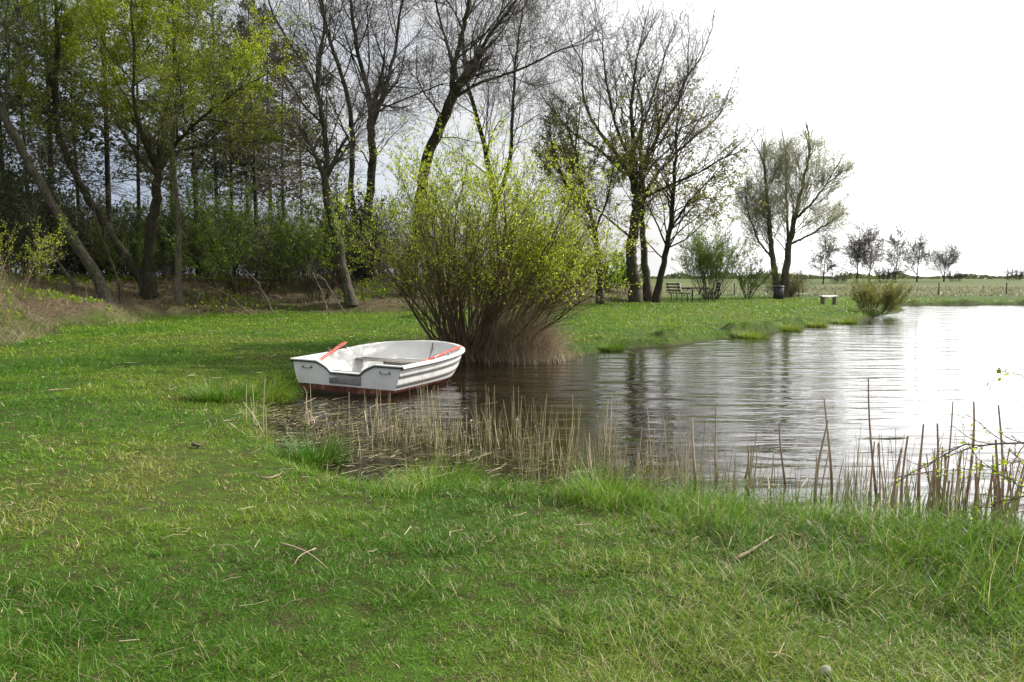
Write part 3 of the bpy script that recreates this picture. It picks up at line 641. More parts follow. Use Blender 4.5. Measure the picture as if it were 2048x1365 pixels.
def footed(Y, *pp):
    o = PX(Y, *pp); b = o[0].copy(); b[2] = gz(b[0], b[1]) - 0.05
    if b[2] < o[0][2] - 0.02: return [b] + o
    o[0][2] = b[2]; return o
def r_(px, Y): return px * 0.5 * Y / FPX

# --- the bare tree whose leaning pale trunk stands in front of the wood
Y = 32.5; LS = 1.18
tree('bare_tree', 'bare tree with curved pale lower trunk standing out in front of the wood', 'tree', [
    (footed(Y, (703, 606), (690, 560), (677, 480), (656, 415), (650, 360)), r_(24, Y), r_(17, Y), 0.75, 2, 2.0),
    (PX(Y, (650, 362), (654, 320), (650, 270), (640, 215), (635, 190)), r_(17, Y), r_(12, Y), 0.2, 6, 2.8),
    (PX(Y, (636, 195), (622, 150), (585, 95), (545, 30, 0.5), (520, -60, 1)), r_(10, Y), r_(4, Y), 0.1, 11, 2.6),
    (PX(Y, (636, 192), (640, 120), (650, 50), (640, -60)), r_(11, Y), r_(5, Y), 0.1, 11, 2.6),
    (PX(Y, (648, 250), (610, 215, -1), (570, 150, -2), (500, 60, -3)), r_(7, Y), r_(3, Y), 0.15, 9, 2.3),
    (PX(Y, (652, 330), (600, 290, 1), (560, 285, 1.5), (510, 260, 2)), r_(7, Y), r_(3, Y), 0.15, 7, 1.8),
    (PX(Y, (655, 350), (690, 300, -1), (715, 260, -1.5)), r_(7, Y), r_(3, Y), 0.3, 6, 1.8)], 11, M['bark_grey'], M['twig_dark'], M['leaf_spring'],
    lv=((7, 0.68, 0.5), (6, 0.6, 0.55), (3, 0.6, 0.6)), rtw=0.005, leafn=2, leafl=0.06, leafz=lambda p: 0.55 * (p[:, 2] < 6.0))
# --- ivy dark twin trunks
Y = 38; LS = 1.15
tree('bare_tree', 'tall bare tree with two dark ivy grown trunks, behind the curved pale trunk', 'tree', [
    (footed(Y, (737, 545), (736, 480), (738, 400), (745, 320), (742, 240)), r_(22, Y), r_(17, Y), 0.6, 5, 3.0),
    (PX(Y, (742, 242), (735, 170), (715, 110), (705, 30), (690, -80)), r_(16, Y), r_(7, Y), 0.1, 14, 3.2),
    (PX(Y, (745, 255), (765, 190), (790, 110, 1), (800, 30, 1), (815, -60, 1)), r_(13, Y), r_(6, Y), 0.1, 13, 3.2),
    (footed(Y + 1, (716, 540), (712, 460), (700, 380), (706, 280), (695, 180), (660, 90), (640, 0), (620, -80)), r_(17, Y), r_(6, Y), 0.4, 16, 3.0),
    (PX(Y, (742, 230), (770, 215, -2), (830, 190, -3), (880, 170, -4)), r_(7, Y), r_(3, Y), 0.2, 8, 2.0)], 12, M['bark_dark'], M['twig_dark'], M['leaf_holly'],
    lv=((7, 0.68, 0.5), (6, 0.6, 0.55), (3, 0.6, 0.6)), rtw=0.006)
# --- forked mossy tree leaning right
Y = 35; LS = 1.15
tree('bare_tree', 'thick mossy trunk leaning and forking high, rising behind the yellow green willow bush', 'tree', [
    (footed(Y, (815, 600), (828, 500), (840, 400), (853, 310), (885, 245), (905, 195)), r_(27, Y), r_(23, Y), 0.75, 3, 2.5),
    (PX(Y, (903, 200), (905, 140), (922, 80), (935, 20), (950, -70)), r_(18, Y), r_(9, Y), 0.15, 12, 3.0),
    (PX(Y, (905, 195), (950, 120), (985, 60), (1035, 0), (1060, -80)), r_(15, Y), r_(7, Y), 0.15, 12, 3.0),
    (PX(Y, (908, 195), (960, 165), (1040, 140), (1120, 100)), r_(11, Y), r_(4, Y), 0.15, 11, 2.6),
    (PX(Y, (905, 130), (885, 60, 1), (870, 0, 1), (850, -80, 1)), r_(9, Y), r_(4, Y), 0.15, 9, 2.5),
    (PX(Y, (890, 240), (850, 190, -1), (835, 160, -1.5)), r_(6, Y), r_(3, Y), 0.2, 5, 1.5)], 13, M['bark_moss'], M['twig_dark'], M['leaf_spring'],
    lv=((7, 0.68, 0.5), (6, 0.6, 0.55), (3, 0.6, 0.6)), rtw=0.0055, leafn=1, leafl=0.05, leafz=lambda p: 0.3 * (p[:, 2] < 5))
# --- two slim dark trees behind the willow bush
Y = 41; LS = 1.08
tree('bare_tree', 'slim dark bare tree straight above the middle of the willow bush', 'tree', [
    (footed(Y, (985, 600), (985, 500), (990, 400), (975, 320), (955, 240), (930, 150), (925, 60)), r_(18, Y), r_(6, Y), 0.4, 16, 3.0),
    (PX(Y, (988, 420), (1020, 330), (1025, 230), (1030, 120), (1045, 20)), r_(14, Y), r_(5, Y), 0.3, 16, 2.6)], 14, M['bark_dark'], M['twig_dark'], M['leaf_spring'],
    lv=((7, 0.68, 0.5), (6, 0.6, 0.55), (3, 0.6, 0.6)), rtw=0.0065)
# --- large open bare tree in the middle of the picture
Y = 46; LS = 1.0
tree('bare_tree', 'largest open bare tree with wide rounded crown, left of the picnic table', 'tree', [
    (footed(Y, (1272, 588), (1265, 540), (1260, 495), (1270, 450), (1274, 400)), r_(26, Y), r_(22, Y), 0.7, 2, 3.0),
    (PX(Y, (1274, 402), (1262, 350), (1266, 280), (1262, 220), (1268, 160), (1272, 120)), r_(20, Y), r_(6, Y), 0.2, 14, 4.0),
    (PX(Y, (1274, 400), (1290, 330, -1), (1320, 260, -1.5), (1355, 210, -2), (1375, 150, -2)), r_(16, Y), r_(5, Y), 0.2, 12, 4.2),
    (PX(Y, (1270, 370), (1235, 310, 1), (1195, 260, 1.5), (1165, 200, 2), (1165, 130, 2)), r_(15, Y), r_(5, Y), 0.2, 11, 3.9),
    (PX(Y, (1276, 410), (1320, 340, 1), (1370, 290, 2), (1430, 240, 2)), r_(13, Y), r_(4, Y), 0.25, 11, 3.6),
    (PX(Y, (1264, 330), (1230, 250, -1), (1210, 150, -2), (1205, 90, -2)), r_(11, Y), r_(4, Y), 0.2, 9, 3.5),
    (PX(Y, (1268, 300), (1300, 210, 2), (1322, 140, 2.5), (1332, 100, 3)), r_(11, Y), r_(4, Y), 0.2, 10, 3.6),
    (PX(Y, (1280, 400), (1340, 370, -1.5), (1400, 345, -2.5), (1440, 320, -3)), r_(9, Y), r_(4, Y), 0.25, 10, 2.8),
    (PX(Y, (1250, 350), (1200, 300, -1.5), (1150, 270, -2.5), (1120, 240, -3)), r_(9, Y), r_(4, Y), 0.25, 9, 2.8),
    (PX(Y, (1266, 480), (1225, 445, 0), (1195, 420, 0)), r_(8, Y), r_(4, Y), 0.3, 5, 2.0)], 15, M['bark_grey'], M['twig_dark'],
    lv=((8, 0.7, 0.5), (6, 0.6, 0.55), (3, 0.55, 0.6)), rtw=0.0045, ang=(0.3, 0.85))
Y = 45
tree('maple', 'tree with drooping young leaves left of the picnic table, slanting trunk nearest the bench', 'tree', [
    (footed(Y, (1313, 585), (1328, 530), (1338, 470), (1345, 410), (1350, 330), (1352, 260)), r_(17, Y), r_(5, Y), 0.25, 30, 4.3),
    (PX(Y, (1340, 460), (1380, 400, -1), (1420, 360, -1.5)), r_(8, Y), r_(4, Y), 0.2, 9, 2.4)], 16, M['bark_dark'], M['twig_dark'], M['leaf_olive'],
    lv=((7, 0.5, 0.5), (4, 0.5, 0.5)), rtw=0.008, leafn=5, leafl=0.15, leafw=0.32, leafjit=0.06, leafspread=0.7, leafsel=[1], ang=(0.6, 1.1), up=(0.02, 0.0, -0.05))
tree('maple', 'tree with drooping young leaves growing through the crown of the largest bare tree', 'tree', [
    (footed(47, (1296, 588), (1290, 520), (1282, 450), (1288, 380), (1280, 300), (1285, 220)), r_(20, 47), r_(5, 47), 0.35, 22, 3.4)], 17, M['bark_grey'], M['twig_dark'], M['leaf_olive'],
    lv=((6, 0.5, 0.5), (3, 0.5, 0.5)), rtw=0.008, leafn=5, leafl=0.15, leafw=0.32, leafjit=0.06, leafspread=0.7, leafsel=[1], ang=(0.6, 1.1), up=(0.02, 0.0, -0.05))
Y = 43
tree('alder', 'olive leaved tree with dark trunk just right of the willow bush', 'tree', [
    (footed(Y, (1200, 582), (1196, 520), (1188, 450), (1165, 380), (1150, 300)), r_(16, Y), r_(6, Y), 0.3, 18, 3.0),
    (PX(Y, (1190, 460), (1215, 400), (1225, 340)), r_(8, Y), r_(4, Y), 0.3, 7, 2.2),
    (PX(Y, (1180, 430), (1130, 370), (1110, 310)), r_(8, Y), r_(4, Y), 0.3, 8, 2.2)], 18, M['bark_dark'], M['twig_olive'], M['leaf_olive'],
    lv=((8, 0.5, 0.5), (5, 0.5, 0.5)), rtw=0.006, leafn=14, leafl=0.10, leafw=0.3, leafsel=[1], ang=(0.45, 0.95))
# --- round willow by the bin
WC = at(1590, 415, 57)
Y = 57
tree('willow', 'pale grey green round crowned willow beside the dark waste bin', 'tree', [
    (footed(Y, (1560, 597), (1549, 550), (1542, 490), (1538, 430), (1532, 380), (1530, 340)), r_(17, Y), r_(5, Y), 0.30, 26, 3.0),
    (footed(Y, (1566, 597), (1572, 540), (1582, 470), (1596, 410), (1610, 350), (1618, 315)), r_(20, Y), r_(5, Y), 0.28, 28, 3.2),
    (PX(Y, (1588, 440), (1622, 410, -1), (1652, 370, -1.5)), r_(9, Y), r_(4, Y), 0.15, 14, 2.6),
    (PX(Y, (1578, 490), (1620, 470, 1), (1660, 445, 1.5)), r_(8, Y), r_(4, Y), 0.2, 12, 2.3),
    (PX(Y, (1576, 480), (1573, 400, 1.5), (1572, 325, 2)), r_(9, Y), r_(4, Y), 0.15, 16, 2.8),
    (PX(Y, (1546, 520), (1515, 480, -1), (1498, 430, -1)), r_(7, Y), r_(4, Y), 0.2, 12, 2.3)], 19, M['bark_willow'], M['twig_grey'], M['leaf_pale'],
    lv=((8, 0.7, 0.5), (7, 0.6, 0.55), (3, 0.6, 0.6)), rtw=0.0045, leafn=3, leafl=0.08, leafw=0.25, leafsel=[2], ang=(0.3, 0.95), keep=lambda p: (((p[:, 0] - WC[0]) / 4.4) ** 2 + ((p[:, 1] - WC[1]) / 4.4) ** 2 + ((p[:, 2] - WC[2]) / 5.4) ** 2) < 1, up=(0.09, 0.08, 0.05))
print('T trees1', time.time() - T0)

# ---------------------------------------------------------------- bushes with many stems
def bush(name, label, loc, seed, nst, H, spread, bark, twig, leaf, group=None, base_r=0.35, r0=0.02, lv=((8, 0.42, 0.6), (5, 0.45, 0.6)), leafn=6, leafl=0.06, leafw=0.22,
         rtw=0.004, up=0.05, lean=(0, 0), leafz=None, ang=(0.3, 0.75), wander=0.07, t0=0.3, flat=0.0, cat='bush', steps=12):
    rng = np.random.default_rng(seed); az = rng.uniform(0, 2 * pi, nst); ti = spread * np.sqrt(rng.random(nst))
    D = np.stack([np.sin(ti) * np.cos(az) + lean[0], np.sin(ti) * np.sin(az) + lean[1], np.cos(ti)], -1); D = norm(D)
    rr = base_r * np.sqrt(rng.random(nst)); P = np.stack([rr * np.cos(az), rr * np.sin(az), np.full(nst, -0.08)], -1)
    L = H * rng.uniform(0.62, 1.05, nst) * (1 - flat * (ti / spread))
    pts, rad = grow(P, D, L, r0 * rng.uniform(0.6, 1.3, nst), steps, rng, wander, up, 0.25); st = MB(); tw = MB(); lf = MB(); tubes(st, pts, np.maximum(rad, rtw), 6)
    cur, cr = pts, rad; al = []
    for i, (nc, lfac, rf) in enumerate(lv):
        P, D, L, R = spawn(cur, cr, nc, rng, t0 if i == 0 else 0.15, 1.0, ang, lfac, rf); cur, cr = grow(P, D, L, np.maximum(R, rtw), 5 if i == 0 else 3, rng, wander * 1.5, up, 0.4)
        tubes(tw, cur, np.maximum(cr, rtw * 0.7), 3); al.append(cur)
    root = empty(name, tuple(loc), label, cat, group); st.build('stems', bark, root, True); tw.build('twigs', twig, root, True)
    if leaf is not None:
        for c_ in al[-2:]:
            p, d = along(c_, leafn, rng, 0.1, 0.03)
            if leafz is not None: k = rng.random(len(p)) < leafz(p); p, d = p[k], d[k]
            leaves(lf, p, d, rng.uniform(0.6, 1.25, len(p)) * leafl, leafw, rng, 0.9)
        lf.build('foliage', leaf, root)
    return root
c = at(945, 700, 17.0)
WB = (c[0], c[1], 0.12)
bush('willow_bush', 'big yellow green willow bush with many stems at the water edge behind the boat', WB, 21, 125, 4.6, 0.86, M['twig_brown'], M['twig_olive'], M['leaf_bush'], base_r=0.75, r0=0.026,
     lv=((9, 0.36, 0.55), (6, 0.42, 0.6)), leafn=12, leafl=0.059, leafw=0.22, rtw=0.0038, up=0.03, wander=0.085, lean=(0.17, 0), leafz=lambda p: smooth((p[:, 2] - 0.9) / 1.3) * (0.35 + 0.65 * (fbm(p[:, 0] * 1.3 + 3 + p[:, 1] * .8, p[:, 2] * 1.3, 8) > 0.48)), flat=0.22)
print('T bush', time.time() - T0)
# ---------------------------------------------------------------- the wood on the left
Y = 27.5; LS = 1.12
tree('leaning_tree', 'smooth bare trunk leaning steeply out over the brown bank at the wood edge', 'tree', [
    (footed(Y, (212, 585), (182, 535), (140, 465), (95, 395), (50, 310), (5, 225), (-50, 120)), r_(25, Y), r_(15, Y), 0.75, 4, 2.0),
    (PX(Y, (-50, 122), (-90, 20), (-110, -80)), r_(16, Y), r_(8, Y), 0.2, 10, 2.6),
    (PX(Y, (5, 228), (20, 140), (10, 40), (30, -60)), r_(9, Y), r_(5, Y), 0.2, 10, 2.2)], 31, M['bark_grey'], M['twig_dark'], M['leaf_spring'],
    lv=((8, 0.5, 0.5), (6, 0.5, 0.5), (3, 0.5, 0.5)), rtw=0.0045, leafn=3, leafl=0.055, leafsel=[1, 2])
Y = 30.5; LS = 1.12
def lz(p): return np.clip(0.06 + 0.94 * smooth((p[:, 2] - 6.6) / 2.4), 0, 1) * (0.3 + 0.7 * (fbm(p[:, 0] * 0.7 + 9, p[:, 2] * 0.7 + p[:, 1] * .5, 18) > 0.44))
tree('willow_tree', 'split trunk tree with a broad yellow green crown of fresh leaves at the wood edge', 'tree', [
    (footed(Y, (292, 568), (262, 530), (232, 485), (195, 430), (165, 375), (130, 310), (112, 250), (110, 190)), r_(22, Y), r_(12, Y), 0.5, 8, 2.4),
    (PX(Y, (110, 192), (118, 110), (112, 30), (115, -60)), r_(15, Y), r_(7, Y), 0.1, 12, 2.3),
    (footed(Y, (300, 566), (298, 500), (306, 440), (313, 380), (318, 335)), r_(28, Y), r_(19, Y), 0.6, 3, 2.0),
    (PX(Y, (318, 338), (350, 290), (380, 255, -1), (430, 215, -1.5), (470, 185, -2)), r_(13, Y), r_(4, Y), 0.2, 13, 2.4),
    (PX(Y, (316, 335), (322, 260, 1), (345, 180, 1), (350, 90, 1), (345, 10, 1)), r_(14, Y), r_(5, Y), 0.15, 15, 2.5),
    (PX(Y, (313, 340), (285, 280, -1), (265, 200, -1.5), (270, 110, -1.5), (262, 20, -1)), r_(12, Y), r_(5, Y), 0.15, 15, 2.5),
    (PX(Y, (310, 350), (275, 310, 1), (230, 240, 1.5), (205, 150, 2), (200, 60, 2)), r_(10, Y), r_(4, Y), 0.2, 12, 2.2),
    (PX(Y, (330, 310), (400, 290, 1), (470, 290, 1.5), (520, 280, 2)), r_(8, Y), r_(3, Y), 0.2, 10, 1.8)], 32, M['bark_dark'], M['twig_olive'], M['leaf_willow'],
    lv=((8, 0.55, 0.5), (6, 0.5, 0.55), (4, 0.55, 0.55)), rtw=0.005, leafn=8, leafl=0.068, leafw=0.26, leafsel=[1, 2], leafz=lz, ang=(0.4, 0.95))
Y = 30
tree('young_tree', 'straight pale trunk standing beside the split trunk tree', 'tree', [
    (footed(Y, (356, 577), (357, 520), (357, 450), (352, 380), (345, 310), (350, 230)), r_(18, Y), r_(5, Y), 0.35, 14, 1.6)], 33, M['bark_pale'], M['twig_olive'], M['leaf_midgreen'],
    lv=((7, 0.5, 0.5), (5, 0.5, 0.5)), rtw=0.004, leafn=7, leafl=0.06)
for i, (pp, rp, lab) in enumerate([
        (((240, 575), (222, 520), (200, 470), (188, 420)), 8, 'thin crooked pale stem between the leaning trunk and the split trunk tree'),
        (((150, 572), (120, 530), (95, 490), (78, 455)), 9, 'thin dead stem leaning under the steep smooth trunk')]):
    tree('sapling', lab, 'sapling', [(footed(28.5, *pp), r_(rp, 28.5), r_(rp * 0.4, 28.5), 0.3, 7, 1.0)], 40 + i, M['bark_grey'], M['twig_grey'], None, lv=((5, 0.5, 0.5), (3, 0.5, 0.5)), rtw=0.004)

def conifer(name, label, loc, seed, H, r0, z0, zl, Lmax, dens, needles, bark, group=None, dead=0.55, nd=5):
    """z0: height where dead twigs begin; zl: height where live foliage begins"""
    rng = np.random.default_rng(seed); t = np.linspace(0, 1, 30); Q = np.stack([0.12 * np.sin(t * 5 + seed) * t, 0.12 * np.cos(t * 4 + seed) * t, t * H - 0.1], -1); r = r0 * (1 - 0.9 * t) + 0.01
    tk = MB(); tw = MB(); lf = MB(); tubes(tk, Q, r, 9)
    n = int(dens * (H - z0)); z = rng.uniform(z0, H * 0.985, n); f = (z - zl) / (H - zl)
    az = rng.uniform(0, 2 * pi, n); lobe = 0.35 + 1.0 * vnoise(az * 1.2, z * 0.8, seed)
    L = np.where(f > 0, Lmax * (1 - np.clip(f, 0, 1)) ** 0.8 * lobe + 0.25, Lmax * dead * rng.uniform(0.3, 1.2, n))
    P = np.stack([np.interp(z, Q[:, 2], Q[:, 0]), np.interp(z, Q[:, 2], Q[:, 1]), z], -1)
    D = norm(np.stack([np.cos(az), np.sin(az), rng.uniform(-0.15, 0.45, n)], -1)); pts, rad = grow(P, D, L, np.clip(L * 0.011, 0.006, 0.03), 6, rng, 0.10, -0.02, 0.3); tubes(tw, pts, rad, 4)
    p, d, l, rr = spawn(pts, rad, 7, rng, 0.15, 1.0, (0.6, 1.2), 0.42, 0.6); c, cr = grow(p, d, l, np.maximum(rr, 0.004), 3, rng, 0.12, -0.03, 0.4); tubes(tw, c, cr, 3)
    live = np.repeat(z > zl, 7); cl = c[live & (rng.random(len(live)) < 0.75 * np.repeat(vnoise(az * 0.9 + 3, z * 0.7, seed + 5) > 0.33, 7))]
    if len(cl):
        p, d = along(cl, nd, rng, 0.0, 0.05); leaves(lf, p, d, rng.uniform(0.14, 0.30, len(p)), 0.2, rng, 0.6)
    root = empty(name, tuple(loc), label, 'conifer', group); tk.build('trunk', bark, root, True); tw.build('branches', M['twig_dark'], root, True)
    if lf.n: lf.build('foliage', needles, root)
    return root
def spot(px, Y): p = at(px, 600, Y); return (p[0], p[1], gz(p[0], p[1]) - 0.05)
GC = 'conifers standing in the wood behind the edge trees'
c1 = conifer('pine', 'tall dark pine with a ragged top showing left of the bare trees', spot(515, 40), 51, 13.6, 0.12, 1.5, 5.0, 2.4, 19, M['needles'], M['bark_dark'], GC)
c2 = conifer('pine', 'tall pine whose dark tufted top rises behind the yellow green crown', spot(398, 38), 52, 17.5, 0.13, 1.5, 5.8, 2.3, 15, M['needles'], M['bark_dark'], GC)
c3 = conifer('spruce', 'brownish spruce with spreading layered boughs beside the tall dark pine', spot(572, 43), 53, 12.6, 0.11, 1.5, 4.5, 2.4, 19, M['needles_brown'], M['bark_dark'], GC)
rng = np.random.default_rng(9)
dl = 'dark conifer with thin straight trunk standing among the others in the wood'
for i, (px, Y_, sc) in enumerate([(18, 34, 1.05), (112, 33, 1.1), (225, 35, 1.0), (440, 44, 0.95), (470, 40, 0.85), (546, 47, 0.9), (608, 49, 0.8), (165, 43, 1.0), (-160, 34, 1.0), (350, 47, 1.0), (285, 42, 1.0), (65, 40, 0.9), (500, 50, 0.9), (-260, 40, 1.1), (660, 54, 0.8)]):
    copy_thing([c2, c1, c2][i % 3], spot(px, Y_), rng.uniform(0, 6), sc, dl, GC)
print('T wood1', time.time() - T0)
# understorey
GU = 'bushes filling the understorey of the wood'
u1 = bush('woodland_bush', 'mid green leafy bush growing under the thin conifers', spot(490, 33), 61, 20, 4.0, 0.75, M['bark_dark'], M['twig_dark'], M['leaf_midgreen'], GU, base_r=0.9, r0=0.02, lv=((9, 0.42, 0.6), (5, 0.45, 0.6)), leafn=7, leafl=0.12, leafw=0.3, rtw=0.005, t0=0.1)
u2 = bush('woodland_bush', 'dark evergreen bush low under the split trunk tree', spot(70, 31), 62, 22, 4.2, 0.85, M['bark_dark'], M['twig_dark'], M['needles'], GU, base_r=1.0, r0=0.022, lv=((9, 0.42, 0.6), (5, 0.45, 0.6)), leafn=5, leafl=0.16, leafw=0.22, rtw=0.005, t0=0.1)
u3 = bush('woodland_bush', 'leafless brown thicket of tangled stems inside the wood', spot(620, 36), 63, 44, 3.6, 0.9, M['twig_brown'], M['twig_dark'], None, GU, base_r=1.2, r0=0.016, lv=((10, 0.45, 0.6), (6, 0.45, 0.6)), rtw=0.005, t0=0.1, wander=0.16)
bush('holly', 'almost black glossy holly bush behind the curved pale trunk', spot(700, 36.5), 64, 26, 3.6, 0.55, M['bark_dark'], M['twig_dark'], M['leaf_holly'], base_r=0.5, r0=0.02, lv=((9, 0.42, 0.6), (6, 0.45, 0.6)), leafn=9, leafl=0.10, leafw=0.35, rtw=0.005, t0=0.05)
bush('hawthorn', 'small pale green bush in new leaf beside the holly', spot(632, 33), 65, 22, 4.0, 0.5, M['bark_dark'], M['twig_dark'], M['leaf_spring'], base_r=0.4, r0=0.018, lv=((8, 0.4, 0.6), (5, 0.45, 0.6)), leafn=5, leafl=0.08, leafw=0.3, rtw=0.005, t0=0.3)
bush('hawthorn', 'small bush with tiny yellow leaves on the brown heap at the wood edge', (at(20, 600, 20)[0], 20, gz(at(20, 600, 20)[0], 20) - 0.05), 66, 16, 2.0, 0.8, M['twig_brown'], M['twig_dark'], M['leaf_willow'], base_r=0.5, r0=0.01, lv=((8, 0.4, 0.6), (4, 0.45, 0.6)), leafn=4, leafl=0.045, leafw=0.3, rtw=0.003, t0=0.3)
gl_, dk_, br_ = 'green leafed bush in the dim understorey behind the edge trees', 'dark needled bush in the shade at the back of the wood', 'bare brown thicket at the back of the wood'
for i, (px, Y_, k, sc) in enumerate([(440, 37, 0, 1.05), (560, 42, 0, 0.75), (-20, 33, 1, 1.15), (150, 36, 1, 0.85), (235, 35, 1, 0.75), (310, 38, 1, 0.8), (370, 42, 1, 0.9), (190, 42, 0, 1.0), (90, 41, 1, 1.0), (60, 34, 2, 0.9), (180, 36, 2, 0.8), (270, 33, 0, 0.6), (-90, 30, 1, 1.2), (-200, 32, 1, 1.3),
        (460, 46, 1, 0.9), (540, 50, 0, 1.0), (600, 45, 2, 1.2), (660, 44, 2, 1.1), (700, 47, 2, 1.2), (770, 40, 2, 1.0), (800, 50, 2, 1.2), (20, 48, 1, 1.2), (260, 50, 1, 1.1), (380, 54, 1, 1.2), (480, 40, 2, 1.2), (340, 37, 2, 0.8), (230, 36, 2, 0.8), (520, 36, 2, 0.8), (860, 46, 2, 1.1), (1060, 52, 2, 1.2), (1120, 50, 2, 1.2)]):
    copy_thing([u1, u2, u3][k], spot(px, Y_), rng.uniform(0, 6), sc, (gl_, dk_, br_)[k], GU)
bush('hedge_bush', 'low dense olive bush behind the right side of the willow bush', spot(1115, 44), 67, 30, 2.6, 0.9, M['bark_dark'], M['twig_dark'], M['leaf_olive'], base_r=1.4, r0=0.015, leafn=6, leafl=0.11, leafw=0.3, rtw=0.006, t0=0.1)
bush('hedge_bush', 'fresh green low bush at the foot of the largest bare tree', spot(1232, 50), 68, 22, 2.5, 0.7, M['bark_dark'], M['twig_dark'], M['leaf_spring'], base_r=0.8, r0=0.015, leafn=6, leafl=0.12, leafw=0.3, rtw=0.006, t0=0.1)
# open ground bushes on the right
bush('shrub', 'fan shaped pale shrub between the picnic table and the round willow', spot(1420, 53), 71, 50, 4.5, 0.62, M['bark_dark'], M['twig_grey'], M['leaf_spring'], base_r=0.5, r0=0.018, lv=((9, 0.36, 0.6), (6, 0.42, 0.6)), leafn=8, leafl=0.085, leafw=0.25, rtw=0.006, leafz=lambda p: 0.15 + 0.85 * smooth((p[:, 2] - 0.8) / 2))
bush('shrub', 'small round dark green shrub left of the round willow', spot(1496, 55), 72, 10, 2.9, 0.7, M['bark_dark'], M['twig_dark'], M['leaf_midgreen'], base_r=0.15, r0=0.03, lv=((9, 0.42, 0.6), (6, 0.42, 0.6)), leafn=5, leafl=0.09, leafw=0.3, rtw=0.006, t0=0.25)
bush('shrub', 'brown brushwood of suckers around the foot of the round willow', spot(1572, 57.6), 73, 50, 2.2, 0.95, M['twig_brown'], M['twig_dark'], M['leaf_olive'], base_r=0.5, r0=0.014, leafn=2, leafl=0.07, rtw=0.006, t0=0.1, wander=0.13)
c = at(1748, 625, 36.5)
bush('willow_shrub', 'small yellow green willow shrub leaning over the water at the end of the grassy point', (c[0], c[1], 0.12), 74, 45, 1.55, 1.0, M['twig_brown'], M['twig_olive'], M['leaf_olive'], base_r=0.55, r0=0.010, lv=((8, 0.36, 0.6), (5, 0.42, 0.6)), leafn=5, leafl=0.07, leafw=0.2, rtw=0.005, lean=(0.25, 0), t0=0.2)
# far trees on the field
GF = 'bare trees far off on the field beyond the pond'
def far_tree(px, Y, H, W_, seed, label, thick=1.0, pts=None):
    p = spot(px, Y); b = np.array(p); t = np.linspace(0, 1, 5)[:, None]; Q = b + t * np.array([0.3, 0, H * 0.9])
    return tree('field_tree', label, 'tree', [(list(Q), 0.16 * thick, 0.04, 0.15, 32, W_)], seed, M['bark_dark'], M['twig_dark'], None, GF, lv=((9, 0.6, 0.5), (6, 0.6, 0.5)), rtw=0.022, ang=(0.6, 1.15), up=(0.06, 0.03, 0.02), steps=(6, 5, 3, 3))
far_tree(1645, 130, 6.5, 2.4, 81, 'slender bare tree alone on the field just right of the round willow', 0.8)
far_tree(1712, 150, 8.5, 3.6, 82, 'bare tree in the far group, wide crowned, furthest left of the dark ones')
far_tree(1737, 152, 9.0, 3.6, 83, 'tall bare tree close beside the wide crowned one on the far field')
far_tree(1789, 155, 9.0, 3.0, 84, 'thin topped bare tree in the middle of the far row', 0.8)
far_tree(1832, 160, 8.0, 3.2, 85, 'single stemmed bare tree right of the thin topped one in the far row')
far_tree(1886, 165, 5.8, 3.4, 86, 'low broad bare tree at the right end of the far row')
bs = bush('field_bush', 'low bare bush under the thin topped tree in the far row', spot(1770, 154), 87, 30, 3.0, 0.8, M['bark_dark'], M['twig_dark'], None, base_r=1.5, r0=0.03, rtw=0.022)
copy_thing(bs, spot(1910, 168), 1.0, 0.8, 'low bare bush beside the low broad tree at the end of the far row')
copy_thing(bs, spot(1678, 140), 2.0, 0.5, 'tiny bare bush right of the slender lone tree on the field')
copy_thing(bs, spot(2026, 200), 3.0, 1.1, 'dark lone bush on the skyline at the right edge')
def skyline():
    rng = np.random.default_rng(5); mb = MB(); n = 60000; px = rng.uniform(-300, 2700, n); Yd = rng.uniform(380, 460, n); h = 5.5 * np.clip(fbm(px / 45, px * 0, 7) * 1.5 - 0.45, 0.15, 1) * rng.random(n) * rng.uniform(0.6, 1, n)
    x = (px - 1024) / FPX * Yd; z = ground(x, Yd) + h; P = np.stack([x, Yd, z], -1); leaves(mb, P, rng.normal(0, 1, (n, 3)), rng.uniform(0.6, 1.2, n), 0.4, rng, 1.0)
    tag(mb.build('distant_trees', M['needles']), 'low dark line of distant trees along the skyline', 'treeline', kind='stuff')
skyline()
print('T wood2', time.time() - T0)

